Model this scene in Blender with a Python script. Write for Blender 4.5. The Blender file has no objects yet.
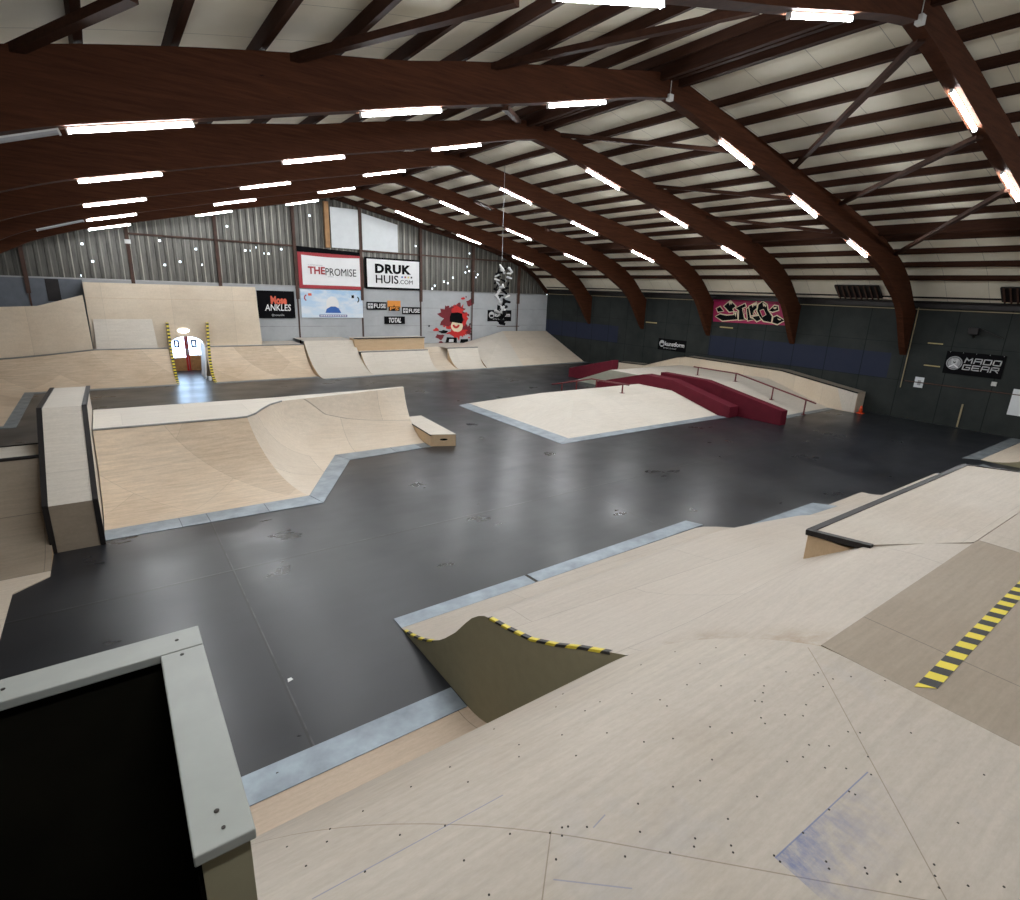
import bpy, bmesh, math, random
from mathutils import Vector, Matrix, noise as mnoise

random.seed(7)
S = bpy.context.scene
C = S.collection
PI = math.pi

# ------------------------------------------------------------------ camera
F_PX, PITCH, ROLL, YAW = 552.12, 0.280554648, 0.0379408591, 0.628886563
CAM = Vector((0, 0, 4.2))
fw = Vector((math.sin(YAW)*math.cos(PITCH), math.cos(YAW)*math.cos(PITCH), -math.sin(PITCH)))
r0 = Vector((math.cos(YAW), -math.sin(YAW), 0)); u0 = r0.cross(fw)
rt = math.cos(ROLL)*r0 + math.sin(ROLL)*u0
up = -math.sin(ROLL)*r0 + math.cos(ROLL)*u0
cam = bpy.data.cameras.new('camera'); cam.sensor_width = 36; cam.sensor_fit = 'HORIZONTAL'
cam.lens = F_PX/1020*36; cam.clip_end = 200; cam.clip_start = 0.05
co = bpy.data.objects.new('camera', cam); C.objects.link(co)
co.matrix_world = Matrix(((rt.x, up.x, -fw.x, CAM.x), (rt.y, up.y, -fw.y, CAM.y), (rt.z, up.z, -fw.z, CAM.z), (0, 0, 0, 1)))
S.camera = co

def ray(px, py): return fw*F_PX + rt*(px-510) - up*(py-450)
def atz(px, py, z=0.0):
    d = ray(px, py); return CAM + d*((z-CAM.z)/d.z)
def atx(px, py, x):
    d = ray(px, py); return CAM + d*((x-CAM.x)/d.x)
def aty(px, py, y):
    d = ray(px, py); return CAM + d*((y-CAM.y)/d.y)

# ------------------------------------------------------------------ materials
MATS = {}
def new_mat(name):
    m = bpy.data.materials.new(name); m.use_nodes = True
    nt = m.node_tree; b = nt.nodes['Principled BSDF']
    MATS[name] = m
    return m, nt, b
def N(nt, t, **kw):
    n = nt.nodes.new(t)
    for k, v in kw.items(): setattr(n, k, v)
    return n
def mathn(nt, op, a, b=None, c=None):
    n = N(nt, 'ShaderNodeMath', operation=op)
    for i, v in enumerate((a, b, c)):
        if v is None: continue
        if isinstance(v, (int, float)): n.inputs[i].default_value = v
        else: nt.links.new(v, n.inputs[i])
    return n.outputs[0]
def mixc(nt, fac, a, b, mode='MIX'):
    n = N(nt, 'ShaderNodeMix', data_type='RGBA', blend_type=mode)
    for i, v in ((0, fac), (6, a), (7, b)):
        if isinstance(v, (int, float)): n.inputs[i].default_value = v
        elif isinstance(v, (tuple, list)): n.inputs[i].default_value = (*v, 1) if len(v) == 3 else v
        else: nt.links.new(v, n.inputs[i])
    return n.outputs[2]
def ramp(nt, fac, lo, hi, a=0.0, b=1.0):
    n = N(nt, 'ShaderNodeMapRange'); n.clamp = True
    nt.links.new(fac, n.inputs[0])
    n.inputs[1].default_value = lo; n.inputs[2].default_value = hi
    n.inputs[3].default_value = a; n.inputs[4].default_value = b
    return n.outputs[0]
def pos(nt): return N(nt, 'ShaderNodeNewGeometry').outputs['Position']
def mapped(nt, vec, scale=(1, 1, 1), rot=(0, 0, 0), loc=(0, 0, 0)):
    n = N(nt, 'ShaderNodeMapping'); nt.links.new(vec, n.inputs[0])
    n.inputs[1].default_value = loc; n.inputs[2].default_value = rot; n.inputs[3].default_value = scale
    return n.outputs[0]
def noise(nt, vec, scale, detail=3, rough=0.5):
    n = N(nt, 'ShaderNodeTexNoise'); nt.links.new(vec, n.inputs['Vector'])
    n.inputs['Scale'].default_value = scale; n.inputs['Detail'].default_value = detail
    n.inputs['Roughness'].default_value = rough
    return n.outputs[0]

def simple(name, col, rough=0.6, metal=0.0, var=0.12, nscale=3.0, spec=0.5):
    m, nt, b = new_mat(name)
    p = pos(nt)
    f = ramp(nt, noise(nt, p, nscale, 4, 0.6), 0.3, 0.7)
    c = mixc(nt, f, tuple(x*(1-var) for x in col), tuple(min(1, x*(1+var)) for x in col))
    nt.links.new(c, b.inputs['Base Color'])
    b.inputs['Roughness'].default_value = rough; b.inputs['Metallic'].default_value = metal
    b.inputs['Specular IOR Level'].default_value = spec
    return m

def plywood(name, col, angle=0.0, panel=(2.44, 1.22), tint=0.10, seam=0.55, rough=0.55, grain=0.10, dirt=0.14, grain_angle=None, off=(0, 0, 0), warm=0.0):
    m, nt, b = new_mat(name)
    p = pos(nt)
    q = mapped(nt, p, rot=(0, 0, angle), loc=off)
    br = N(nt, 'ShaderNodeTexBrick'); nt.links.new(q, br.inputs['Vector'])
    br.offset = 0.5; br.inputs['Scale'].default_value = 1.0
    br.inputs['Brick Width'].default_value = panel[0]; br.inputs['Row Height'].default_value = panel[1]
    br.inputs['Mortar Size'].default_value = 0.004; br.inputs['Mortar Smooth'].default_value = 0.0
    br.inputs['Bias'].default_value = 0.0
    a1 = tuple(c*(1-tint) for c in col); a2 = tuple(min(1, c*(1+tint*0.6)) for c in col)
    a1 = (a1[0], a1[1]*(1-warm), a1[2]*(1-2*warm))
    br.inputs['Color1'].default_value = (*a1, 1); br.inputs['Color2'].default_value = (*a2, 1)
    br.inputs['Mortar'].default_value = (*(c*seam for c in col), 1)
    g = noise(nt, mapped(nt, p, scale=(1.2, 16, 6), rot=(0, 0, angle if grain_angle is None else grain_angle)), 1.6, 5, 0.65)
    gf = ramp(nt, g, 0.3, 0.7)
    c = mixc(nt, gf, (1-grain,)*3, (1+grain*0.4,)*3)
    c = mixc(nt, 1.0, br.outputs['Color'], c, 'MULTIPLY')
    d = ramp(nt, noise(nt, p, 0.55, 6, 0.62), 0.42, 0.75)
    dcol = mixc(nt, d, (1, 1, 1), (1-dirt*0.8, 1-dirt*1.05, 1-dirt*1.35))
    c = mixc(nt, 1.0, c, dcol, 'MULTIPLY')
    sp = ramp(nt, noise(nt, p, 7.0, 3, 0.6), 0.66, 0.78)
    c = mixc(nt, mathn(nt, 'MULTIPLY', sp, 0.22), c, tuple(x*0.6 for x in col))
    fm = ramp(nt, noise(nt, mapped(nt, p, scale=(1, 2.2, 1), rot=(0, 0, angle)), 20.0, 3, .7), .3, .7)
    c = mixc(nt, 1.0, c, mixc(nt, fm, (.93, .925, .91), (1.03, 1.03, 1.03)), 'MULTIPLY')
    nt.links.new(c, b.inputs['Base Color'])
    b.inputs['Roughness'].default_value = rough
    b.inputs['Specular IOR Level'].default_value = 0.35
    return m, nt, b, c

plywood('ply', (0.70, 0.605, 0.495), 0.0, tint=0.06)
plywood('ply_diagonal', (0.68, 0.555, 0.42), PI/4, tint=0.12, seam=0.8, warm=0.03, grain=0.2, dirt=.22)
plywood('ply_pale', (0.66, 0.605, 0.53), 0.0, tint=0.04, dirt=0.06, seam=0.8)
plywood('ply_wallride', (0.72, 0.615, 0.485), 0.0, tint=0.06, seam=0.7, grain=0.06)
plywood('ply_edge', (0.60, 0.44, 0.28), 0.0, panel=(5, 5), tint=0.03, seam=0.9, grain=0.08)
plywood('ply_foot', (0.60, 0.475, 0.36), 0.0, tint=0.03, dirt=0.10)
plywood('ply_ledge', (0.50, 0.445, 0.38), 0.0, tint=0.03, seam=0.85, dirt=0.14)
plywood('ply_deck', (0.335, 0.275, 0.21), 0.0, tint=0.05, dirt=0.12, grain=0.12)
plywood('ply_funbox', (0.655, 0.605, 0.535), PI/2, tint=0.05, seam=0.82, dirt=0.06)
m, nt, b, c = plywood('ply_hip', (0.49, 0.435, 0.375), 0.1, tint=0.04, seam=0.72, dirt=0.10, grain=0.09)
p = pos(nt)
def near(cx, cy, cz, rad):
    vd = N(nt, 'ShaderNodeVectorMath', operation='DISTANCE'); nt.links.new(p, vd.inputs[0]); vd.inputs[1].default_value = (cx, cy, cz)
    return ramp(nt, vd.outputs['Value'], rad*.25, rad, 1, 0)
wm = mathn(nt, 'MULTIPLY', mathn(nt, 'MAXIMUM', near(3.05, 1.3, 2.25, .42), near(2.8, 1.75, 2.05, .45)), ramp(nt, noise(nt, p, 4.0, 5, .7), .35, .6))
c = mixc(nt, mathn(nt, 'MULTIPLY', wm, .75), c, (0.27, 0.19, 0.11))
nt.links.new(c, b.inputs['Base Color'])

# roll-over surface with blue paint smear, seams
m, nt, b, c = plywood('ply_rollover', (0.475, 0.42, 0.355), PI/4, panel=(60, 60), tint=0.03, dirt=0.20, grain=0.12)
p = pos(nt); sx = N(nt, 'ShaderNodeSeparateXYZ'); nt.links.new(p, sx.inputs[0])
X, Y = sx.outputs[0], sx.outputs[1]
def seg_mask(nt, ax, ay, bx, by, wid, ext=0.0):
    L = math.hypot(bx-ax, by-ay); tx, ty = (bx-ax)/L, (by-ay)/L
    dx = mathn(nt, 'SUBTRACT', X, ax); dy = mathn(nt, 'SUBTRACT', Y, ay)
    along = mathn(nt, 'ADD', mathn(nt, 'MULTIPLY', dx, tx), mathn(nt, 'MULTIPLY', dy, ty))
    perp = mathn(nt, 'ADD', mathn(nt, 'MULTIPLY', dx, -ty), mathn(nt, 'MULTIPLY', dy, tx))
    on = mathn(nt, 'LESS_THAN', mathn(nt, 'ABSOLUTE', perp), wid)
    return mathn(nt, 'MULTIPLY', on, mathn(nt, 'MULTIPLY', mathn(nt, 'GREATER_THAN', along, 0), mathn(nt, 'LESS_THAN', along, L))), along, perp
for (ax, ay, bx, by) in ((3.05, 1.2, 1.7, -0.1), (2.35, -0.12, 0.1, 2.12), (1.09, 1.15, 0.2, 0.3)):
    mk, _, _ = seg_mask(nt, ax, ay, bx, by, 0.0022)
    c = mixc(nt, mathn(nt, 'MULTIPLY', mk, 0.6), c, (0.16, 0.115, 0.07))
# blue smear: triangle along a chalk line
mk, al, pe = seg_mask(nt, 1.684, 0.622, 2.374, 0.603, 0.26)
side = mathn(nt, 'LESS_THAN', pe, 0.0)
fade = ramp(nt, pe, -0.24, -.02, .15, 1.0); fall = ramp(nt, al, 0.05, 0.6, 1.0, 0.12)
nz = ramp(nt, noise(nt, mapped(nt, p, scale=(9, 5, 5)), 1.7, 6, 0.7), 0.36, 0.66)
bl = mathn(nt, 'MULTIPLY', mathn(nt, 'MULTIPLY', mathn(nt, 'MULTIPLY', mk, side), mathn(nt, 'MULTIPLY', fade, fall)), nz)
c = mixc(nt, mathn(nt, 'MULTIPLY', bl, 0.95), c, (0.085, 0.13, 0.30))
for (ax, ay, bx, by, s) in ((1.684, 0.622, 2.374, 0.603, 0.7), (0.304, 1.437, 1.051, 1.403, 0.55), (0.98, 1.005, 1.18, 0.835, 0.45), (1.224, 1.068, 1.3, 1.082, 0.5)):
    mk, _, _ = seg_mask(nt, ax, ay, bx, by, 0.0025)
    c = mixc(nt, mathn(nt, 'MULTIPLY', mk, s), c, (0.11, 0.15, 0.30))
bz = ramp(nt, noise(nt, mapped(nt, p, loc=(3, 1, 0)), 1.3, 5, 0.7), 0.56, 0.72)
c = mixc(nt, mathn(nt, 'MULTIPLY', bz, 0.16), c, (0.30, 0.34, 0.42))
nt.links.new(c, b.inputs['Base Color'])

# floor
m, nt, b = new_mat('floor_paint')
p = pos(nt); sx = N(nt, 'ShaderNodeSeparateXYZ'); nt.links.new(p, sx.inputs[0])
n1 = ramp(nt, noise(nt, p, 0.6, 5, 0.55), 0.3, 0.75); n2 = ramp(nt, noise(nt, mapped(nt, p, scale=(1, 3, 1), rot=(0, 0, .3)), 1.6, 3, 0.5), 0.25, 0.8)
c = mixc(nt, n1, (0.010, 0.011, 0.0145), (0.024, 0.0255, 0.031)); c = mixc(nt, mathn(nt, 'MULTIPLY', n2, .7), c, (0.016, 0.017, 0.020))
def linemask(nt, o, start, per, w):
    a = mathn(nt, 'ADD', mathn(nt, 'SUBTRACT', o, start), per*40+w)
    return mathn(nt, 'LESS_THAN', mathn(nt, 'MODULO', a, per), 2*w)
lx = mathn(nt, 'MAXIMUM', linemask(nt, sx.outputs[0], 1.06, 7.02, 0.014), linemask(nt, sx.outputs[1], 8.42, 7.0, 0.022))
brk = ramp(nt, noise(nt, p, 2.3, 4, .7), 0.42, 0.6)
c = mixc(nt, mathn(nt, 'MULTIPLY', lx, 0.9), c, (0.006, 0.006, 0.006))
lx2 = mathn(nt, 'MAXIMUM', linemask(nt, sx.outputs[0], 1.075, 7.02, 0.008), linemask(nt, sx.outputs[1], 8.45, 7.0, 0.014))
c = mixc(nt, mathn(nt, 'MULTIPLY', mathn(nt, 'MULTIPLY', lx2, brk), 0.22), c, (0.2, 0.2, 0.2))
nt.links.new(c, b.inputs['Base Color'])
rr = mathn(nt, 'ADD', ramp(nt, noise(nt, p, 0.8, 2, .5), 0.3, 0.7, 0.25, 0.36), mathn(nt, 'MULTIPLY', n2, 0.05))
nt.links.new(rr, b.inputs['Roughness'])
b.inputs['Specular IOR Level'].default_value = 0.5

simple('olive', (0.27, 0.245, 0.16), 0.8, var=0.05, nscale=9, spec=.2)
simple('grey_green', (0.36, 0.37, 0.30), 0.8, var=0.06, spec=.2)
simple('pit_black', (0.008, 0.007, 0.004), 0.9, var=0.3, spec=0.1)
simple('plate', (0.275, 0.32, 0.36), 0.42, 0.35, var=0.28, nscale=2.6)
simple('plate_worn', (0.21, 0.235, 0.25), 0.5, 0.3, var=0.3, nscale=3)
simple('steel_black', (0.018, 0.015, 0.015), 0.45, 0.4, var=0.3)
simple('coping_grey', (0.22, 0.22, 0.215), 0.4, 0.5, var=0.2)
simple('cap_grey', (0.285, 0.295, 0.27), 0.5, var=0.10, nscale=4)
simple('maroon', (0.105, 0.008, 0.018), 0.7, var=0.12, spec=.2)
simple('rail_red', (0.12, 0.010, 0.014), 0.4, var=0.1)
simple('concrete', (0.45, 0.46, 0.465), 0.8, var=0.12, nscale=1.6)
simple('bluegrey', (0.145, 0.16, 0.185), 0.75, var=0.12)
simple('post_brown', (0.065, 0.03, 0.02), 0.7, var=0.3)
simple('wood_post', (0.40, 0.22, 0.10), 0.7, var=0.2)
simple('white_sheet', (0.70, 0.73, 0.75), 0.6, var=0.04)
simple('white_paint', (0.78, 0.78, 0.77), 0.5, var=0.03)
simple('banner_white', (0.80, 0.80, 0.81), 0.55, var=0.03)
simple('black_print', (0.005, 0.005, 0.006), 0.9, var=0.1, spec=.1)
simple('red_print', (0.36, 0.025, 0.035), 0.6, var=0.08)
simple('bright_red', (0.55, 0.02, 0.018), 0.6, var=0.15)
simple('coral_print', (0.75, 0.13, 0.07), 0.6, var=0.05)
simple('dark_red', (0.17, 0.012, 0.02), 0.6, var=0.15)
simple('magenta', (0.36, 0.010, 0.085), 0.6, var=0.06)
simple('cream', (0.78, 0.68, 0.48), 0.6, var=0.06)
simple('orange_print', (0.72, 0.27, 0.04), 0.6, var=0.05)
simple('blue_print', (0.03, 0.12, 0.42), 0.6, var=0.05)
simple('navy_print', (0.10, 0.12, 0.32), 0.6, var=0.05)
simple('yellow_print', (0.75, 0.62, 0.15), 0.6, var=0.05)
simple('grey_print', (0.34, 0.35, 0.36), 0.6, var=0.08)
simple('silver_print', (0.52, 0.53, 0.54), 0.5, var=0.06)
simple('cone_orange', (0.75, 0.08, 0.02), 0.5, var=0.05)
simple('batten', (0.33, 0.27, 0.16), 0.7, var=0.1)
simple('tan_strip', (0.42, 0.34, 0.16), 0.7, var=0.1)
simple('tan_top', (0.27, 0.235, 0.185), 0.6, var=0.1)
simple('screw_dark', (0.03, 0.025, 0.02), 0.5, 0.5)
simple('housing_white', (0.62, 0.62, 0.60), 0.5, var=0.03)
simple('osb', (0.42, 0.22, 0.09), 0.75, var=0.25, nscale=7)
simple('steel_grey', (0.36, 0.36, 0.36), 0.4, 0.6, var=0.1)
simple('frosted_dark', (0.35, 0.36, 0.38), 0.4, var=0.05)

# pale blue poster with a sky fade that is printed on it
m, nt, b = new_mat('poster_sky')
p = pos(nt); s3 = N(nt, 'ShaderNodeSeparateXYZ'); nt.links.new(p, s3.inputs[0])
f = ramp(nt, s3.outputs[2], 2.5, 3.85)
c = mixc(nt, f, (0.62, 0.74, 0.86), (0.38, 0.58, 0.80))
f2 = ramp(nt, noise(nt, mapped(nt, p, scale=(.8, 1, 2)), 1.6, 4, .6), .42, .62)
c = mixc(nt, mathn(nt, 'MULTIPLY', f2, 0.8), c, (0.76, 0.80, 0.86))
nt.links.new(c, b.inputs['Base Color']); b.inputs['Roughness'].default_value = 0.6

# glulam
m, nt, b = new_mat('glulam')
p = pos(nt)
g = ramp(nt, noise(nt, mapped(nt, p, scale=(0.9, 3, 14), rot=(0, 0.1, 0)), 1.5, 6, .7), .32, .72)
c = mixc(nt, g, (0.038, 0.0125, 0.0055), (0.082, 0.028, 0.0125))
k = ramp(nt, noise(nt, mapped(nt, p, scale=(2, 4, 9)), 2.4, 4, .7), .66, .74)
c = mixc(nt, k, c, (0.016, 0.007, 0.005))
nt.links.new(c, b.inputs['Base Color']); b.inputs['Roughness'].default_value = 0.75
b.inputs['Specular IOR Level'].default_value = 0.12
m, nt, b = new_mat('purlin_wood')
p = pos(nt)
g = ramp(nt, noise(nt, mapped(nt, p, scale=(8, 0.8, 8)), 1.8, 5, .7), .3, .7)
c = mixc(nt, g, (0.026, 0.0105, 0.0065), (0.052, 0.021, 0.012))
nt.links.new(c, b.inputs['Base Color']); b.inputs['Roughness'].default_value = 0.75
b.inputs['Specular IOR Level'].default_value = 0.12

# ceiling insulation boards
m, nt, b = new_mat('roof_boards')
p = pos(nt); s3 = N(nt, 'ShaderNodeSeparateXYZ'); nt.links.new(p, s3.inputs[0])
n1 = ramp(nt, noise(nt, p, 0.8, 5, .6), .35, .7)
c = mixc(nt, n1, (0.80, 0.75, 0.61), (0.90, 0.855, 0.73))
lm = linemask(nt, s3.outputs[1], 0.35, 1.2, 0.006)
c = mixc(nt, mathn(nt, 'MULTIPLY', lm, 0.55), c, (0.12, 0.11, 0.10))
st = ramp(nt, noise(nt, mapped(nt, p, scale=(1, .3, 1)), 1.6, 4, .6), .64, .8)
c = mixc(nt, mathn(nt, 'MULTIPLY', st, .3), c, (0.38, 0.33, 0.26))
nt.links.new(c, b.inputs['Base Color']); b.inputs['Roughness'].default_value = 0.8

# dark right wall
m, nt, b = new_mat('dark_wall')
p = pos(nt); s3 = N(nt, 'ShaderNodeSeparateXYZ'); nt.links.new(p, s3.inputs[0])
n1 = ramp(nt, noise(nt, p, 1.2, 5, .6), .3, .7)
c = mixc(nt, n1, (0.022, 0.026, 0.025), (0.036, 0.041, 0.039))
Zs = s3.outputs[2]; Ys = s3.outputs[1]
band = mathn(nt, 'MULTIPLY', mathn(nt, 'GREATER_THAN', Zs, 1.45), mathn(nt, 'LESS_THAN', Zs, 2.42))
band = mathn(nt, 'MULTIPLY', band, mathn(nt, 'MAXIMUM', mathn(nt, 'MULTIPLY', mathn(nt, 'GREATER_THAN', Ys, 9.0), mathn(nt, 'LESS_THAN', Ys, 17.2)), mathn(nt, 'GREATER_THAN', Ys, 23.5)))
c = mixc(nt, mathn(nt, 'MULTIPLY', band, .8), c, (0.024, 0.030, 0.062))
lm = linemask(nt, Ys, 5.72, 1.43, 0.014)
lz = mathn(nt, 'LESS_THAN', mathn(nt, 'ABSOLUTE', mathn(nt, 'SUBTRACT', Zs, 1.44)), 0.008)
lz2 = mathn(nt, 'LESS_THAN', mathn(nt, 'ABSOLUTE', mathn(nt, 'SUBTRACT', Zs, 2.85)), 0.006)
c = mixc(nt, mathn(nt, 'MULTIPLY', mathn(nt, 'MAXIMUM', mathn(nt, 'MAXIMUM', lm, lz), lz2), .75), c, (0.006, 0.007, 0.007))
nt.links.new(c, b.inputs['Base Color']); b.inputs['Roughness'].default_value = 0.7
b.inputs['Specular IOR Level'].default_value = 0.15

# concrete panel wall
m, nt, b = new_mat('concrete_panels')
p = pos(nt); s3 = N(nt, 'ShaderNodeSeparateXYZ'); nt.links.new(p, s3.inputs[0])
n1 = ramp(nt, noise(nt, p, 0.9, 6, .65), .3, .7)
c = mixc(nt, n1, (0.36, 0.375, 0.39), (0.46, 0.475, 0.49))
st = ramp(nt, noise(nt, mapped(nt, p, scale=(.5, 1, 6)), 2.0, 5, .7), .62, .75)
c = mixc(nt, mathn(nt, 'MULTIPLY', st, .35), c, (0.20, 0.195, 0.18))
lm = linemask(nt, s3.outputs[0], 1.21, 3.48, 0.03)
lz = linemask(nt, s3.outputs[2], 2.02, 1.02, 0.012)
c = mixc(nt, mathn(nt, 'MULTIPLY', lm, .55), c, (0.12, 0.11, 0.10))
c = mixc(nt, mathn(nt, 'MULTIPLY', mathn(nt, 'MULTIPLY', lz, ramp(nt, noise(nt, p, 1.1), .4, .6)), .6), c, (0.13, 0.12, 0.11))
nt.links.new(c, b.inputs['Base Color']); b.inputs['Roughness'].default_value = 0.8

XLQ = -4.96
# corrugated sheet
m, nt, b = new_mat('corrugated')
p = pos(nt); s3 = N(nt, 'ShaderNodeSeparateXYZ'); nt.links.new(p, s3.inputs[0])
n1 = ramp(nt, noise(nt, mapped(nt, p, scale=(7, 1, .8)), 1.2, 5, .7), .3, .72)
c = mixc(nt, n1, (0.055, 0.052, 0.046), (0.15, 0.143, 0.125))
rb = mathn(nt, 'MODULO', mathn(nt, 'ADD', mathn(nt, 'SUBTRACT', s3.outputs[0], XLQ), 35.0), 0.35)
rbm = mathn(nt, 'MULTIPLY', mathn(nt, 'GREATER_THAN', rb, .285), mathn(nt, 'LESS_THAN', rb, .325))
c = mixc(nt, mathn(nt, 'MULTIPLY', rbm, ramp(nt, noise(nt, mapped(nt, p, scale=(1, 1, .3)), 1.1), .35, .65, .15, .9)), c, (0.42, 0.40, 0.34))  # pale ribs: daylight through the translucent laps, painted into the sheet colour
nt.links.new(c, b.inputs['Base Color']); b.inputs['Roughness'].default_value = 0.42
b.inputs['Metallic'].default_value = 0.35

# hazard tape
def tape_mat(name, d, per, soft=0):
    m, nt, b = new_mat(name)
    p = pos(nt)
    dn = N(nt, 'ShaderNodeVectorMath', operation='DOT_PRODUCT'); nt.links.new(p, dn.inputs[0]); dn.inputs[1].default_value = d
    f = mathn(nt, 'LESS_THAN', mathn(nt, 'FRACT', mathn(nt, 'DIVIDE', mathn(nt, 'ADD', dn.outputs['Value'], 50.0), per)), 0.5)
    n1 = ramp(nt, noise(nt, p, 6, 4, .7), .3, .7, .82, 1.0)
    c = mixc(nt, f, (0.012, 0.012, 0.012), (0.72, 0.58, 0.04))
    nt.links.new(mixc(nt, 1.0, c, mixc(nt, n1, (.8, .8, .8), (1, 1, 1)), 'MULTIPLY'), b.inputs['Base Color'])
    b.inputs['Roughness'].default_value = 0.45
tape_mat('tape_deck', (1, 0.45, 0), 0.165)
tape_mat('tape_edge', (0, 1, 0.6), 0.17)
tape_mat('tape_fin', (0, 1, 1.6), 0.30)

def emit(name, col, strength):
    m, nt, b = new_mat(name)
    b.inputs['Base Color'].default_value = (0.8, 0.8, 0.8, 1)
    b.inputs['Emission Color'].default_value = (*col, 1); b.inputs['Emission Strength'].default_value = strength
    return m
emit('tube_glow', (0.945, 0.975, 1.0), 205.0)
emit('daylight_pane', (0.50, 0.72, 1.0), 9.0)
emit('oval_glow', (1, 1, 1), 6.0)

# ------------------------------------------------------------------ builders
def M(n): return MATS[n]
def tag(o, label=None, cat=None, group=None, kind=None):
    if label: o['label'] = label
    if cat: o['category'] = cat
    if group: o['group'] = group
    if kind: o['kind'] = kind
    return o
def thing(name, loc, label, cat, group=None):
    o = bpy.data.objects.new(name, None); C.objects.link(o); o.location = loc; o.empty_display_size = .2
    return tag(o, label, cat, group)
class MB:
    def __init__(s): s.v = []; s.f = []
    def add(s, vs, fs):
        n = len(s.v); s.v += [tuple(v) for v in vs]; s.f += [tuple(i+n for i in f) for f in fs]
        return s
    def box(s, a, b):
        (x0, y0, z0), (x1, y1, z1) = a, b
        return s.add([(x0,y0,z0),(x1,y0,z0),(x1,y1,z0),(x0,y1,z0),(x0,y0,z1),(x1,y0,z1),(x1,y1,z1),(x0,y1,z1)],
                     [(0,3,2,1),(4,5,6,7),(0,1,5,4),(1,2,6,5),(2,3,7,6),(3,0,4,7)])
    def hull8(s, lo, hi):   # two quads
        return s.add(list(lo)+list(hi), [(0,3,2,1),(4,5,6,7),(0,1,5,4),(1,2,6,5),(2,3,7,6),(3,0,4,7)])
    def grid(s, rows):
        n = len(rows[0]); vs = [p for r in rows for p in r]
        return s.add(vs, [(i*n+j, i*n+j+1, (i+1)*n+j+1, (i+1)*n+j) for i in range(len(rows)-1) for j in range(n-1)])
    def prism(s, poly, vec):   # poly: 3d points; extrude along vec
        n = len(poly); v = Vector(vec)
        vs = [Vector(p) for p in poly] + [Vector(p)+v for p in poly]
        return s.add(vs, [tuple(range(n))[::-1], tuple(range(n, 2*n))] + [(i, (i+1) % n, n+(i+1) % n, n+i) for i in range(n)])
    def skirt(s, pts, z0=0.0):
        n = len(pts); vs = [tuple(p) for p in pts] + [(p[0], p[1], z0) for p in pts]
        return s.add(vs, [(i, i+1, n+i+1, n+i) for i in range(n-1)])
    def bar(s, a, b, w, h, upv=(0, 0, 1)):
        a = Vector(a); b = Vector(b); d = (b-a).normalized(); sv = d.cross(Vector(upv)).normalized()*w/2; uv = sv.cross(d).normalized()*h/2
        q = lambda c: [c-sv-uv, c+sv-uv, c+sv+uv, c-sv+uv]
        return s.hull8(q(a), q(b))
    def tube(s, pts, r, n=8):
        pts = [Vector(p) for p in pts]; rings = []
        for i, p in enumerate(pts):
            d = (pts[min(i+1, len(pts)-1)]-pts[max(i-1, 0)]).normalized()
            a = d.cross(Vector((0, 0, 1)) if abs(d.z) < .95 else Vector((1, 0, 0))).normalized(); bb = d.cross(a)
            rings.append([p+a*r*math.cos(2*PI*k/n)+bb*r*math.sin(2*PI*k/n) for k in range(n)])
        vs = [v for rg in rings for v in rg]
        fs = [(i*n+k, i*n+(k+1) % n, (i+1)*n+(k+1) % n, (i+1)*n+k) for i in range(len(pts)-1) for k in range(n)]
        fs += [tuple(range(n))[::-1], tuple((len(pts)-1)*n+k for k in range(n))]
        return s.add(vs, fs)
    def lathe(s, prof, c, n=20):
        vs = [(c[0]+r*math.cos(2*PI*k/n), c[1]+r*math.sin(2*PI*k/n), c[2]+z) for r, z in prof for k in range(n)]
        fs = [(i*n+k, i*n+(k+1) % n, (i+1)*n+(k+1) % n, (i+1)*n+k) for i in range(len(prof)-1) for k in range(n)]
        fs += [tuple(range(n))[::-1], tuple((len(prof)-1)*n+k for k in range(n))]
        return s.add(vs, fs)
    def build(s, name, mat, parent=None, smooth=False, bevel=0.0):
        off = Vector((0, 0, 0))
        if parent is not None:
            q = parent
            while q is not None: off += q.location; q = q.parent
        me = bpy.data.meshes.new(name)
        me.from_pydata([tuple(Vector(v)-off) for v in s.v], [], s.f); me.validate(); me.update()
        bm = bmesh.new(); bm.from_mesh(me); bmesh.ops.remove_doubles(bm, verts=bm.verts, dist=1e-5)
        bmesh.ops.recalc_face_normals(bm, faces=bm.faces); bm.to_mesh(me); bm.free()
        me.materials.append(M(mat) if isinstance(mat, str) else mat)
        o = bpy.data.objects.new(name, me); C.objects.link(o)
        if parent is not None: o.parent = parent
        if smooth:
            for pl in me.polygons: pl.use_smooth = True
        if bevel:
            md = o.modifiers.new('bevel', 'BEVEL'); md.width = bevel; md.segments = 2; md.limit_method = 'ANGLE'
        return o
def structure(name, mb, mat, **kw):
    o = mb.build(name, mat, **kw); o['kind'] = 'structure'; return o
def interp(tab, x):
    for (a, fa), (b, fb) in zip(tab, tab[1:]):
        if x <= b: return fa+(fb-fa)*(x-a)/(b-a) if x >= a else fa
    return tab[-1][1]
def smooth_tab(tab, x, w=0.5):
    return (interp(tab, max(0, x-w))+2*interp(tab, x)+interp(tab, x+w))/4 if x > w else interp(tab, x)
def arc(run, h, n=14):     # concave quarter: distance from the toe, height
    R = (run*run+h*h)/(2*h)
    return [(run*i/n, R-math.sqrt(max(0, R*R-(run*i/n)**2))) for i in range(n+1)]
ORD = 'first second third fourth fifth sixth seventh eighth ninth tenth eleventh twelfth thirteenth fourteenth fifteenth'.split()

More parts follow.
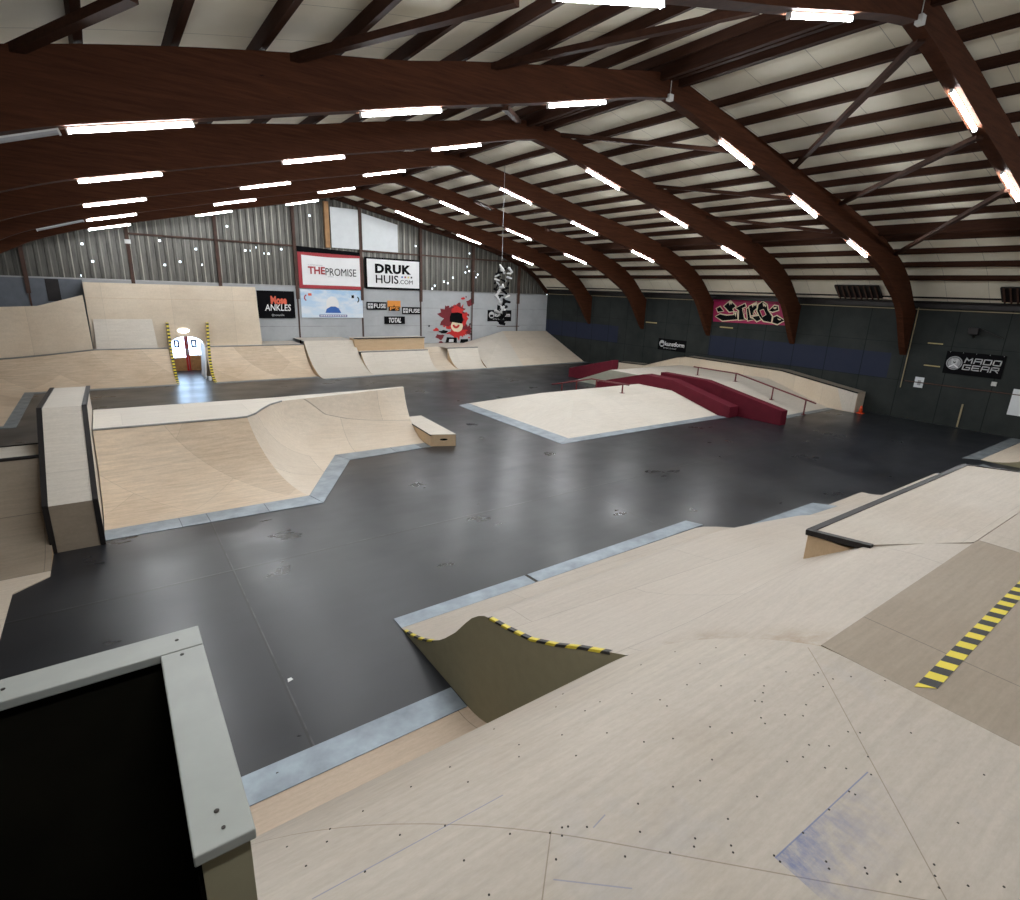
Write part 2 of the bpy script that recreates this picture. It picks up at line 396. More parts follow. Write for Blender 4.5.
# ------------------------------------------------------------------ hall shell
XR, XL, YF, YN = 24.7, -5.06, 30.3, -8.8
RX = 9.82; HW = 14.88
BOT = [(0, 8.04), (.8, 7.90), (1.65, 7.70), (3.05, 7.36), (5.15, 6.90), (6.5, 6.58), (8.6, 6.09), (9.9, 5.79), (10.3, 5.68), (11.07, 5.42), (11.6, 5.22), (12.4, 4.78), (13.0, 4.48), (13.45, 4.17), (13.8, 3.82), (14.0, 3.5), (14.63, 2.65), (14.88, 2.3)]
TOPB = [(0, 8.46), (.5, 8.40), (1.5, 8.2), (2.4, 8.05), (2.93, 7.94), (4.6, 7.62), (5.9, 7.33), (6.73, 7.2), (8.5, 6.87), (9.5, 6.66), (10.5, 6.42), (11.04, 6.25), (12.67, 5.68), (13.7, 5.08), (14.4, 4.42), (14.6, 4.22), (14.83, 3.95)]
DECK = [(u, z+.21) for u, z in TOPB[:-2]]+[(14.6, 4.46), (14.83, 4.26)]
botz = lambda u: smooth_tab(BOT, u, .25)
topz = lambda u: smooth_tab(TOPB, u, .25)
deckz = lambda u: smooth_tab(DECK, u, .25)

fl = MB().box((XL-.2, YN-.2, -.2), (XR+.2, YF+.2, 0))
structure('floor', fl, 'floor_paint')
us = [i*HW/60 for i in range(61)]
xs = [RX-u for u in us[::-1]]+[RX+u for u in us[1:]]
mb = MB()
mb.grid([[(x, y, deckz(abs(x-RX))) for x in xs] for y in (YN-.2, YF+.3)])
mb.grid([[(x, y, deckz(abs(x-RX))+.15) for x in xs] for y in (YN-.2, YF+.3)])
structure('ceiling', mb, 'roof_boards')
structure('wall_right', MB().box((XR, YN, 0), (XR+.2, YF, 4.7)), 'dark_wall')
structure('wall_left', MB().box((XL-.2, YN, 0), (XL, YF, 4.7)), 'bluegrey')
mb = MB()
def gable(y0, y1, zlo):
    g = [(XL-.1, y0, zlo)]+[(x, y0, deckz(abs(x-RX))+.1) for x in xs]+[(XR+.1, y0, zlo)]
    return MB().prism(g, (0, y1-y0, 0))
structure('wall_near', gable(YN-.2, YN, 0), 'bluegrey')
# far wall: painted low panels, concrete panels, corrugated upper sheet
structure('wall_far', MB().box((-.6, YF, 0), (XR, YF+.2, 4.03)), 'concrete_panels')
structure('wall_far_painted', MB().box((XL, YF, 0), (-.6, YF+.2, 4.03)), 'bluegrey')
structure('trim_1', MB().box((XL, YF-.05, 4.0), (XR-1.0, YF+.05, 4.06)), 'steel_grey')
# corrugated sheet with small rust holes that let the daylight in
cols = []
x = XL
while x < XR:
    cols += [(x, 0), (x+.0833, 0), (x+.1667, 0), (x+.25, 0), (x+.275, -.035), (x+.325, -.035)]; x += .35
cols = [(min(c[0], XR), c[1]) for c in cols]
holes_px = [(93,262),(81,275),(82,244),(160,240),(165,264),(181,262),(195,249),(202,265),(228,227),(264,254),(282,249),(309,216),(416,246),(469,254),(256,247),
            (250,251),(268,253),(467,267),(469,271),(466,272),(474,271),(478,275),(476,278),(435,285),(432,288),(444,281),(448,283),(453,277),(245,250)]
holes = [aty(px, py, YF+.1) for px, py in holes_px]
mb = MB()
zst = .085
for (x0, d0), (x1, d1) in zip(cols, cols[1:]):
    if x1 <= x0: continue
    zt = deckz(min(HW, abs((x0+x1)/2-RX)))+.12
    z = 4.03; nz = int((zt-z)/zst)+1
    for i in range(nz):
        za, zb = z+i*zst, min(zt, z+(i+1)*zst)
        if zb <= za: continue
        if any(x0 <= h.x < x1 and za <= h.z < zb for h in holes): continue
        mb.add([(x0, YF+.1+d0, za), (x1, YF+.1+d1, za), (x1, YF+.1+d1, zb), (x0, YF+.1+d0, zb)], [(0, 1, 2, 3)])
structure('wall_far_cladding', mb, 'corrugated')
# posts and girts of the gable
for i, px_ in enumerate((-2.38, 1.21, 4.66, 8.18, 11.6, 15.16, 18.69, 22.2)):
    z1 = deckz(abs(px_-RX))
    structure('trim_%d' % (i+2), MB().box((px_-.07, YF-.13, 3.4), (px_+.07, YF+.03, z1)).box((px_-.03, YF-.05, .0), (px_+.03, YF+.01, 3.4)), 'post_brown')
structure('trim_10', MB().box((1.21, YF-.08, 5.93), (8.2, YF+.02, 6.01)), 'post_brown')
structure('trim_11', MB().box((11.6, YF-.08, 5.93), (21.7, YF+.02, 6.01)), 'post_brown')
g = [(xx, YF-.1, deckz(abs(xx-RX))-.28) for xx in xs]+[(xx, YF-.1, deckz(abs(xx-RX))) for xx in xs[::-1]]
mbv = MB()
for a, b2 in zip(xs, xs[1:]):
    za, zb = deckz(abs(a-RX)), deckz(abs(b2-RX))
    mbv.hull8([(a, YF-.16, za-.26), (b2, YF-.16, zb-.26), (b2, YF+.02, zb-.26), (a, YF+.02, za-.26)], [(a, YF-.16, za), (b2, YF-.16, zb), (b2, YF+.02, zb), (a, YF+.02, za)])
structure('trim_12', mbv, 'purlin_wood')
# wall plates above the dark wall
structure('trim_13', MB().box((XR-.12, YN, 4.16), (XR+.02, YF, 4.5)), 'steel_black')
structure('trim_14', MB().box((XR-.03, YN, 4.08), (XR, YF, 4.11)), 'batten')
o = MB().box((10.05, YF-.1, 6.02), (11.52, YF-.06, 7.98)).build('white_wall_sheet', 'white_sheet'); tag(o, 'white sheet high in the gable above the red-framed banner, beside a pale wood post', 'sheet')
mb = MB().prism([(11.72, YF-.1, 6.02), (13.75, YF-.1, 6.02), (13.75, YF-.1, 7.45), (11.72, YF-.1, 7.85)], (0, .04, 0))
tag(mb.build('white_wall_sheet', 'white_sheet'), 'wide white sheet high in the gable above the banner with black letters', 'sheet')
tag(MB().box((9.72, YF-.2, 6.0), (9.95, YF-.04, 8.2)).build('wooden_post', 'wood_post'), 'pale orange wooden post standing high in the gable beside the white sheets', 'post')

# ------------------------------------------------------------------ arches, purlins, braces, tube lights
BY = [26.02, 21.67, 17.32, 12.97, 8.62, 4.27, -.08]
for k, y in enumerate(BY):
    mb = MB(); rows_lo = []; rows_hi = []
    uu = [i*HW/56 for i in range(57)]
    xx = [RX-u for u in uu[::-1]]+[RX+u for u in uu[1:]]
    n = len(xx); w = .11
    vs = []
    for x in xx:
        u = abs(x-RX); b_, t_ = botz(u), topz(u)
        xc = max(XL+.005, min(XR-.005, x))
        vs += [(xc, y-w, b_), (xc, y+w, b_), (xc, y+w, t_), (xc, y-w, t_)]
    fs = [(0, 1, 2, 3), ((n-1)*4+3, (n-1)*4+2, (n-1)*4+1, (n-1)*4)]
    for i in range(n-1):
        for j in range(4): fs.append((i*4+j, (i+1)*4+j, (i+1)*4+(j+1) % 4, i*4+(j+1) % 4))
    mb.add(vs, fs)
    o = mb.build('arched_roof_beam', 'glulam')
    tag(o, 'dark brown arched timber roof beam, %s arch counting from the wall of banners' % ORD[k], 'beam', 'arched roof beams')

PU = [.65, 1.7, 2.7, 3.7, 4.75, 5.75, 6.75, 7.75, 8.75, 9.7, 10.6, 11.35, 12.3, 13.1, 13.75]
for sgn, side in ((1, 'dark wall side'), (-1, 'camera wall side')):
    for i, u in enumerate(PU):
        dz = (deckz(u+.05)-deckz(u-.05))/.1
        t = Vector((sgn, 0, dz)).normalized(); nrm = Vector((-sgn*dz, 0, 1)).normalized()
        if nrm.z < 0: nrm = -nrm
        hh = .30 if i in (10,) else .168
        ww = .045 if i != 10 else .07
        c0 = Vector((RX+sgn*u, 0, deckz(u)))
        q = [c0-t*ww-nrm*hh, c0+t*ww-nrm*hh, c0+t*ww-nrm*.004, c0-t*ww-nrm*.004]
        mb = MB().hull8([v+Vector((0, YN, 0)) for v in q], [v+Vector((0, YF-.15, 0)) for v in q])
        o = mb.build('roof_purlin', 'purlin_wood')
        tag(o, '%sdark timber roof purlin, %s down from the ridge on the %s' % ('deep ' if i == 10 else 'long ', ORD[i], 'dark wall slope' if sgn > 0 else 'plywood wallride slope'), 'purlin', 'roof purlins')

LUS = {-1: [(1.65, 3.03), (5.13, 6.45), (8.61, 9.91)], 1: [(1.92, 3.32), (5.26, 6.70), (8.75, 10.22)]}
def lamp(u0_, u1_, sgn, y, label, lit=True):
    a = Vector((RX+sgn*u0_, y, botz(u0_)-.005)); b_ = Vector((RX+sgn*u1_, y, botz(u1_)-.005))
    r_ = thing('tube_light', (a+b_)/2, label, 'lamp', 'tube lights under the arches')
    d = (b_-a).normalized(); nn = Vector((-d.z*sgn, 0, d.x*sgn)).normalized()
    if nn.z > 0: nn = -nn
    MB().bar(a+nn*.012, b_+nn*.012, .05, .024, -nn).build('housing', 'housing_white', r_)
    # rounded diffuser
    mb = MB(); prof = [(-.028, .02), (-.028, .045), (-.016, .058), (0, .062), (.016, .058), (.028, .045), (.028, .02)]
    n = len(prof)
    vs = [p_+Vector((0, s_, 0))+nn*h_ for p_ in (a+d*.02, b_-d*.02) for s_, h_ in prof]
    mb.add(vs, [(i, i+1, n+i+1, n+i) for i in range(n-1)]+[tuple(range(n)), tuple(range(n, 2*n))[::-1]])
    mb.build('diffuser', 'tube_glow' if lit else 'frosted_dark', r_)
    for e in (a, b_):
        s_ = -1 if e is b_ else 1
        MB().bar(e+nn*.036, e+nn*.036+d*.02*s_, .06, .064, -nn).build('end_cap', 'housing_white', r_)
for k, y in enumerate(BY):
    for sgn in (1, -1):
        for i, (a, b_) in enumerate(LUS[sgn]):
            lamp(a, b_, sgn, y, 'lit tube light under %s arch from the banner wall, %s from ridge, %s slope' % (ORD[k], ORD[i], 'dark wall' if sgn > 0 else 'wallride'))
lamp(9.97, 11.4, -1, BY[4], 'unlit grey tube light under fifth arch from the banner wall, wallride slope end', False)
lamp(9.97, 11.1, -1, BY[1], 'unlit grey tube light under second arch from the banner wall, wallride slope end', False)

BR = [((922, 38), 4.27, (793, 164), 8.62, 'slanting timber brace from the ridge of the sixth arch down to the fifth'),
      ((980, 136), 4.27, (838, 205), 8.62, 'slanting timber brace below the sixth arch, second down the dark wall slope'),
      ((1008, 190), 4.27, (898, 233), 8.62, 'slanting timber brace above the dark wall edge, third below the ridge'),
      ((8, 41), 8.62, (132, -4), 6.9, 'slanting timber brace above the fifth arch, lowest on the wallride slope'),
      ((288, 60), 8.62, (517, 0), 5.6, 'long slanting timber brace above the fifth arch, middle of the wallride slope'),
      ((487, 68), 8.62, (760, 9), 5.2, 'slanting timber brace above the fifth arch next to the ridge'),
      ((562, 132), 12.86, (740, 152), 8.8, 'thin timber brace between fifth and fourth arches next to the ridge'),
      ((657, 185), 12.86, (797, 199), 8.8, 'thin timber brace between fifth and fourth arches, halfway down the dark wall slope'),
      ((707, 217), 12.86, (832, 232), 8.8, 'thin timber brace between fifth and fourth arches, lowest on the dark wall slope'),
      ((505, 107), 8.7, (519, 122), 12.86, 'short timber brace between fifth and fourth arches on the wallride slope'),
      ((475, 178), 21.55, (493, 210), 17.4, 'short timber brace between third and second arches below the ridge'),
      ((550, 212), 21.55, (546, 230), 17.4, 'short timber brace between third and second arches, lower down the dark wall slope')]
for (p0, ya, p1, yb, lab) in BR:
    a, b_ = aty(*p0, ya), aty(*p1, yb)
    lim = lambda v: Vector((v.x, v.y, min(v.z, deckz(min(14.8, abs(v.x-RX)))-.25)))
    tag(MB().bar(lim(a), lim(b_), .11, .09).build('roof_brace', 'purlin_wood'), lab, 'brace', 'roof braces')
# ridge members
for dx in (-.28, 0.0, .28):
    lab = {-.28: 'ridge timber on the wallride slope side of the roof peak', 0.0: 'ridge timber exactly under the roof peak', .28: 'ridge timber on the dark wall side of the roof peak'}[dx]
    tag(MB().box((RX+dx-.05, YN, 8.34-abs(dx)*.2), (RX+dx+.05, YF-.2, 8.62-abs(dx)*.15)).build('ridge_purlin', 'purlin_wood'), lab, 'purlin')
# conduits and junction boxes at the ridge
for k, (y, lab) in enumerate(((8.5, 'small white junction box hanging at the ridge of the fifth arch'), (4.15, 'small white junction box hanging at the ridge of the sixth arch'))):
    r_ = thing('junction_box', (RX, y, 7.95), lab, 'box', None)
    MB().box((RX-.06, y-.05, 7.98), (RX+.06, y+.05, 8.10)).build('case', 'housing_white', r_, bevel=.01)
    MB().tube([(RX, y, 8.1), (RX, y, 8.45)], .008, 6).build('cable', 'housing_white', r_)

# ------------------------------------------------------------------ roll-over ramp beside the camera platform
ZD = 2.3
def fg_z(y):
    if y <= 1.0: return ZD
    th = math.radians(52); R = 1.6
    ye, ze = 1.0+R*math.sin(th), ZD-R*(1-math.cos(th))
    if y <= ye: return ZD-R+math.sqrt(R*R-(y-1.0)**2)
    if y <= 3.23: return ze+(0.444-ze)*(y-ye)/(3.23-ye)
    if y >= 4.1: return 0.004
    Rr = (0.87**2+.444**2)/(2*.444); s_ = 4.1-y
    return max(0.004, Rr-math.sqrt(Rr*Rr-s_*s_))
def border(y): return 3.12 if y <= 1.16 else (3.12+(2.555-3.12)*(y-1.16)/(2.1-1.16) if y < 2.1 else 2.555)
ys = [-6, -3, -1, 0, .4, .8, 1.0, 1.08, 1.16]+[1.16+.08*i for i in range(1, 37)]+[4.1]
r_ = roll = thing('rollover_ramp', (1.3, 1.0, 0), 'scuffed plywood roll-over ramp with blue chalk smears, dropping off beside the dark parapet', 'ramp')
for lo, hi, nm, mt in ((-7, 3.21, 'riding_surface', 'ply_rollover'), (3.19, 5, 'foot_sheet', 'ply_foot')):
    MB().grid([[(.125+(border(y)-.125)*j/10, y, fg_z(y)) for j in range(11)] for y in ys if lo < y < hi]).build(nm, mt, r_, smooth=True)
MB().skirt([(.125, y, fg_z(y)) for y in ys]).build('side_panel', 'olive', r_)
MB().skirt([(border(y), y, fg_z(y)) for y in ys]).build('side_panel', 'ply_edge', r_)
tp = thing('toe_plate', (1.5, 4.25, 0), 'blue-grey metal toe plate on the floor below the roll-over ramp', 'plate')
MB().prism([(.12, 4.09, .0), (2.545, 4.09, .0), (2.545, 4.43, .0), (.12, 4.43, .0)], (0, 0, .012)).build('plate', 'plate', tp)
MB().box((.7, 4.3, .012), (.72, 4.31, .014)).build('screw', 'screw_dark', tp)
# screws: many small heads over the plywood
def head(x, y, rad=.0042):
    z = fg_z(y); s_ = (fg_z(y+.01)-fg_z(y-.01))/.02
    nn = Vector((0, -s_, 1)).normalized(); t1 = Vector((1, 0, 0)); t2 = nn.cross(t1)
    c_ = Vector((x, y, z)); k = 6; mb = MB()
    vs = [c_+nn*.0014+t1*rad*math.cos(2*PI*i/k)+t2*rad*math.sin(2*PI*i/k) for i in range(k)]+[c_+t1*rad*1.05*math.cos(2*PI*i/k)+t2*rad*1.05*math.sin(2*PI*i/k)-nn*.001 for i in range(k)]
    mb.add(vs, [tuple(range(k))]+[(i, (i+1) % k, k+(i+1) % k, k+i) for i in range(k)])
    mb.build('screw', 'screw_dark', r_)
SP = [(868,757),(803,757),(825,768),(846,769),(848,732),(860,733),(803,716),(785,715),(765,724),(829,746),(871,775),(849,792),(855,795),(829,810),(803,833),(774,856),(780,862),(826,862),(829,869),(865,868),(867,874),(897,875),(900,882),(934,865),(935,876),(939,888),(732,733),(710,727),(763,693),(762,702),(761,718),(755,701),(787,762),(809,745),(700,781),(673,787),(757,797),(728,819),(644,742),(638,804),(695,839),(694,847),(731,846),(733,853),(712,760),(673,739),(667,706),(687,685),(721,686),(764,686),(786,672),(818,673),(885,681),(833,679),(823,687),(814,675),(851,677),(806,705),(911,733),(958,823),(984,775),(1012,722),(1004,887),(968,886),
      (275,761),(363,811),(330,829),(411,787),(400,835),(445,826),(306,866),(365,872),(327,842),(287,847),(464,861),(489,895),(510,834),(550,833),(562,828),(568,827),(562,836),(556,860),(587,827),(576,756),(562,735),(607,733),(468,782),(450,767),(494,729),(519,757),(556,707),(585,711),(563,694),(600,702),(632,694),(519,745),(625,857),(640,832),(670,853),(660,700),(641,665),(700,664),(675,652),(716,648),(745,655)]
for px, py in SP:
    # meet the ramp surface along the pixel's ray
    d = ray(px, py).normalized(); t = .5; hit = None
    while t < 8:
        q = CAM+d*t
        if q.z <= fg_z(q.y) and q.x < border(q.y) and q.x > .13: hit = q; break
        t += .004
    if hit: head(hit.x, hit.y)

# ------------------------------------------------------------------ deck, tape
dk = thing('plywood_deck', (6, -2, 0), 'brownish plywood platform crossed by the hazard tape, above the long hip ramp', 'platform')
MB().box((3.122, -6, ZD-.03), (9.03, 1.16, ZD)).build('deck', 'ply_deck', dk)
MB().box((3.14, -5.98, 0), (9.0, 1.10, ZD-.03)).build('side_panel', 'ply_edge', dk)
MB().box((5.82, .55, ZD-.001), (9.03, 1.155, ZD+.0015)).build('pale_panel', 'ply_ledge', dk)
tp = MB().prism([(3.17, .71, ZD+.0005), (9.0, .80, ZD+.0005), (9.0, .735, ZD+.0005), (3.26, .635, ZD+.0005)], (0, 0, .0025)).build('hazard_tape', 'tape_deck')
tag(tp, 'yellow and black striped hazard tape stuck across the brownish plywood platform', 'tape')

# ------------------------------------------------------------------ long hip ramp with olive side panel
PA = [(1.16, 2.295, 2.295), (1.38, 2.20, 2.284), (1.69, 2.06, 2.232), (2.1, 1.87, 1.95), (2.53, 1.67, 1.68), (2.8, 1.53, 1.53), (3.12, 1.39, 1.39), (3.48, 1.30, 1.30), (3.72, 1.255, 1.255), (3.83, 1.225, 1.225), (3.93, 1.17, 1.17),
      (4.05, 1.08, 1.08), (4.17, .955, .955), (4.36, .74, .74), (4.58, .54, .54), (4.72, .43, .43), (4.88, .33, .33), (5.05, .235, .235), (5.24, .15, .15), (5.44, .08, .08), (5.63, .03, .03), (5.74, .006, .006)]
PB_y = [1.16, 1.38, 1.69, 2.1, 2.53, 2.8, 3.12, 3.48, 3.72, 3.78, 3.86, 3.95, 4.05, 4.17, 4.30, 4.40, 4.50, 4.60, 4.72, 4.84, 4.94, 5.0]
def pb_z(y):
    if y <= 3.72: return .84
    s_ = 5.0-y; R = (1.28**2+.84**2)/(2*.84)
    return max(.006, R-math.sqrt(R*R-s_*s_))
def sst(t): t = max(0, min(1, t)); return t*t*(3-2*t)
xsA = [0, .12, .25, .4, .6, .8, 1.0]
def p2_point(i, x):
    y, za, zb = PA[i]
    k = sst((x-3.0)/1.6); z = za+(zb-za)*k
    t1 = max(0, min(1, (x-6.1)/4.0)); t1 = .5*t1+.5*sst(t1)
    t2 = sst((x-8.6)/1.3)
    zl = 1.255+(.84-1.255)*t1
    if y <= 3.72: z = z+(.84-z)*t1
    else: z = z*zl/1.255+(pb_z(PB_y[i])-z*zl/1.255)*t2
    return (x, y+(PB_y[i]-y)*t2, z)
rows = []
for i, (y, _, _) in enumerate(PA):
    x0 = border(y)+.003
    xs_ = [x0+(5.2-x0)*a for a in xsA]+[5.6, 6, 6.4, 6.8, 7.2, 7.6, 8, 8.3, 8.6, 8.8, 9, 9.2, 9.4, 9.6, 9.8, 10, 10.3, 11, 12, 13, 13.8]
    rows.append([p2_point(i, x) for x in xs_])
hp = thing('hip_ramp', (6, 3.5, 0), 'long pale plywood hip ramp with an olive side and taped edge, below the platform', 'ramp')
MB().grid(rows).build('riding_surface', 'ply_hip', hp, smooth=True)
ol = [Vector(r[0]) for r in rows if r[0][1] >= 2.05]
mb = MB(); n = len(ol)
mb.add([v for v in ol]+[Vector((v.x, v.y, .004)) for v in ol], [(i, i+1, n+i+1, n+i) for i in range(n-1)])
mb.build('side_panel', 'olive', hp)
MB().skirt([Vector(r[-1]) for r in rows]).build('side_panel', 'ply_edge', hp)
# tape along the olive panel's edge
def edge_tape(name, pts, w, mat, parent, dx=-.003):
    pts = [Vector(p) for p in pts]; mb = MB(); n = len(pts); vs = []
    for i, p in enumerate(pts):
        d = (pts[min(i+1, n-1)]-pts[max(i-1, 0)]).normalized()
        nn = Vector((1, 0, 0)).cross(d).normalized()
        if nn.z < 0: nn = -nn
        vs += [p+Vector((dx, 0, 0))-nn*w*.35, p+Vector((dx, 0, 0))+nn*.004, p+nn*.004+Vector((w*.7, 0, 0))]
    mb.add(vs, [(i*3+j, i*3+j+1, (i+1)*3+j+1, (i+1)*3+j) for i in range(n-1) for j in range(2)])
    return mb.build(name, mat, parent)
fine = []
for a, b_ in zip(ol, ol[1:]): fine += [a.lerp(b_, t/3) for t in range(3)]
fine.append(ol[-1])
edge_tape('hazard_tape', [p_ for p_ in fine if 2.1 <= p_.y <= 3.78], .05, 'tape_edge', hp)
edge_tape('hazard_tape', [p_ for p_ in fine if 4.85 <= p_.y <= 5.66], .05, 'tape_edge', hp)
tq = thing('toe_plate', (5.6, 5.85, 0), 'blue-grey metal toe plate running along the front of the long hip ramp', 'plate')
MB().prism([(2.56, 5.73, 0), (4.74, 5.73, 0), (4.72, 5.99, 0), (2.56, 5.97, 0)], (0, 0, .012)).build('plate', 'plate', tq)
MB().prism([(4.80, 5.73, 0), (8.85, 5.76, 0), (8.72, 6.06, 0), (4.78, 5.99, 0)], (0, 0, .012)).build('plate', 'plate', tq)
MB().prism([(4.74, 5.73, 0), (4.80, 5.73, 0), (4.78, 5.99, 0), (4.72, 5.99, 0)], (0, 0, .006)).build('joint', 'screw_dark', tq)
tq = thing('toe_plate', (11.5, 5.1, 0), 'grey metal toe plate showing as a small triangle behind the crest of the hip ramp', 'plate')
MB().prism([(9.7, 5.0, 0), (12.3, 4.85, 0), (12.0, 5.24, 0), (9.7, 5.28, 0)], (0, 0, .012)).build('plate', 'plate', tq)

# ------------------------------------------------------------------ ledge box on the hip ramp
lb = thing('ledge_platform', (7, 1.6, 0), 'raised plywood grind platform with black metal edge, sunk into the long hip ramp', 'platform')
A_, B_, C_, D_, E_ = (4.95, 2.16, 2.20), (9.03, 2.16, 2.20), (9.03, 1.16, 2.305), (5.72, 1.16, 2.305), (5.0, 1.66, 2.255)
MB().prism([A_, B_, C_, D_, E_], (0, 0, -.03)).build('top', 'ply_ledge', lb)
MB().prism([(4.96, 2.15, 0), (9.02, 2.15, 0), (9.02, 1.2, 0), (4.96, 1.2, 0)], (0, 0, 2.17)).build('side_panel', 'ply_edge', lb)
MB().bar((4.96, 2.14, 2.188), (9.04, 2.14, 2.188), .06, .05).build('edge_angle', 'steel_black', lb)
MB().bar((4.965, 2.165, 2.188), (4.985, 1.64, 2.24), .06, .05).build('edge_angle', 'steel_black', lb)
MB().bar((9.03, 2.16, 2.188), (9.03, 1.16, 2.29), .03, .05).build('edge_angle', 'steel_black', lb)

# ------------------------------------------------------------------ parapet next to the camera
pp = thing('parapet', (0, 1.3, 0), 'dark parapet with a grey board cap around a black pit', 'parapet')
MB().box((-3, 1.60, 3.175), (.105, 1.705, 3.2)).build('cap_board', 'cap_grey', pp, bevel=.003)
MB().box((0.0, .92, 3.175), (.105, 1.598, 3.1995)).build('cap_board', 'cap_grey', pp, bevel=.003)
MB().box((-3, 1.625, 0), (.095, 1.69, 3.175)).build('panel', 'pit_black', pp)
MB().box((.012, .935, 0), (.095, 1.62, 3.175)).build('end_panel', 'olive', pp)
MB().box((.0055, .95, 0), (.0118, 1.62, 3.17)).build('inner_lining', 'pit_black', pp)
mb = MB()
for (x_, y_) in ((.045, 1.655), (.05, 1.575), (-.33, 1.655), (.05, 1.0)):
    mb.lathe([(.005, 0), (.005, .0015), (.002, .002)], (x_, y_, 3.2), 8)
mb.lathe([(.004, 0), (.004, .0015)], (.055, .955, 3.2), 8)
mb.build('screw', 'screw_dark', pp)

# ------------------------------------------------------------------ curved quarter pipe in the middle
q1 = thing('curved_quarter_pipe', (3, 13, 0), 'plywood quarter pipe with a stepped curved lip and deck, beside the tall box wedge', 'ramp')
base = [(-.49, 11.02), (.6, 11.01), (1.8, 11.0), (2.55, 10.99), (2.93, 10.98), (3.3, 11.66), (3.7, 12.4), (4.05, 13.04), (4.32, 13.53), (4.8, 13.53), (5.5, 13.52), (6.2, 13.51), (6.86, 13.51)]
lip = [(-.49, 13.16), (.5, 13.13), (1.5, 13.1), (2.05, 13.07), (2.27, 13.1), (2.5, 13.36), (2.73, 13.79), (3.02, 14.25), (3.36, 14.55), (4.2, 14.68), (5.2, 14.86), (6.2, 15.05), (7.02, 15.2)]
Q1H = 1.3
rows = []
for (bx, by), (lx_, ly_) in zip(base, lip):
    run = math.hypot(lx_-bx, ly_-by); pr = arc(run, Q1H, 14)
    rows.append([(bx+(lx_-bx)*s_/run, by+(ly_-by)*s_/run, max(.005, z)) for s_, z in pr])
MB().grid(rows[:5]).build('riding_surface', 'ply_diagonal', q1, smooth=True)
MB().grid(rows[4:]).build('riding_surface', 'ply', q1, smooth=True)
back = [(-.49, 15.22), (.5, 15.2), (1.5, 15.17), (2.05, 15.15), (2.27, 15.14), (2.5, 15.13), (2.73, 15.12), (3.0, 15.12), (3.36, 15.12), (4.2, 15.15), (5.2, 15.18), (6.2, 15.25), (7.05, 15.36)]
mb = MB(); mb.grid([[(l[0], l[1], Q1H), (b_[0], b_[1], Q1H)] for l, b_ in zip(lip, back)]); mb.build('deck', 'ply_pale', q1)
MB().skirt([(*b_, Q1H) for b_ in back]).build('back_panel', 'ply_edge', q1)
MB().skirt(rows[-1]+[(7.05, 15.36, Q1H)]).build('side_panel', 'ply_edge', q1)
mb = MB().tube([(x_, y_-.0, Q1H+.0) for x_, y_ in lip[:9]], .022, 8); mb.build('coping', 'coping_grey', q1)
# toe plates: separate sheets
seg = [((-.49, 10.57), (.62, 10.535), (.6, 11.01), (-.49, 11.02)), ((.63, 10.535), (1.06, 10.52), (1.04, 11.005), (.61, 11.01)), ((1.07, 10.52), (2.05, 10.49), (2.05, 10.995), (1.05, 11.005)), ((2.06, 10.49), (3.05, 10.46), (2.93, 10.98), (2.06, 10.995)),
       ((3.06, 10.47), (4.5, 12.96), (4.32, 13.53), (2.94, 10.98)), ((4.51, 12.96), (5.8, 13.02), (5.8, 13.515), (4.33, 13.53)), ((5.81, 13.02), (6.55, 13.06), (6.55, 13.51), (5.81, 13.515))]
labs = ['under the tall box wedge end', 'short second sheet from the box wedge', 'third sheet from the box wedge', 'ending at the corner', 'the diagonal sheet', 'just past the diagonal sheet', 'next to the small ledge box']
for k, (s_, lab) in enumerate(zip(seg, labs)):
    o = MB().prism([(*p_, 0) for p_ in s_], (0, 0, .010)).build('toe_plate', 'plate'); tag(o, 'blue-grey metal toe sheet of the curved quarter pipe, '+lab, 'plate', 'toe sheets of the curved quarter pipe')
o = MB().prism([(6.56, 13.06, 0), (6.84, 13.07, 0), (6.84, 13.51, 0), (6.56, 13.51, 0)], (0, 0, .008)).build('toe_plate', 'plate_worn'); tag(o, 'small dark worn toe sheet touching the small ledge box', 'plate')
# small ledge box
sl = thing('ledge_box', (7.2, 14, 0), 'small low plywood ledge box with a slot handle at the end of the quarter pipe', 'box')
MB().hull8([(6.84, 13.12, 0), (7.47, 12.85, 0), (7.66, 15.35, 0), (7.05, 15.35, 0)], [(6.84, 13.12, .325), (7.47, 12.85, .325), (7.66, 15.35, .325), (7.05, 15.35, .325)]).build('body', 'ply_edge', sl)
MB().prism([(6.83, 13.11, .325), (7.48, 12.84, .325), (7.67, 15.36, .325), (7.04, 15.36, .325)], (0, 0, .015)).build('top', 'ply_pale', sl)
MB().bar((6.832, 13.10, .318), (7.03, 15.3, .318), .03, .03).build('edge_angle', 'steel_black', sl)
a, b_ = Vector((6.84, 13.12, .19)), Vector((7.47, 12.85, .19)); dd = (b_-a).normalized(); nn = Vector((dd.y, -dd.x, 0))
c0 = a.lerp(b_, .52)+nn*.002
pts = [c0+dd*(.11*math.cos(t)+(.0))+Vector((0, 0, 1))*.03*math.sin(t) for t in [2*PI*i/14 for i in range(14)]]
MB().prism(pts, -nn*.01).build('handle_slot', 'black_print', sl)

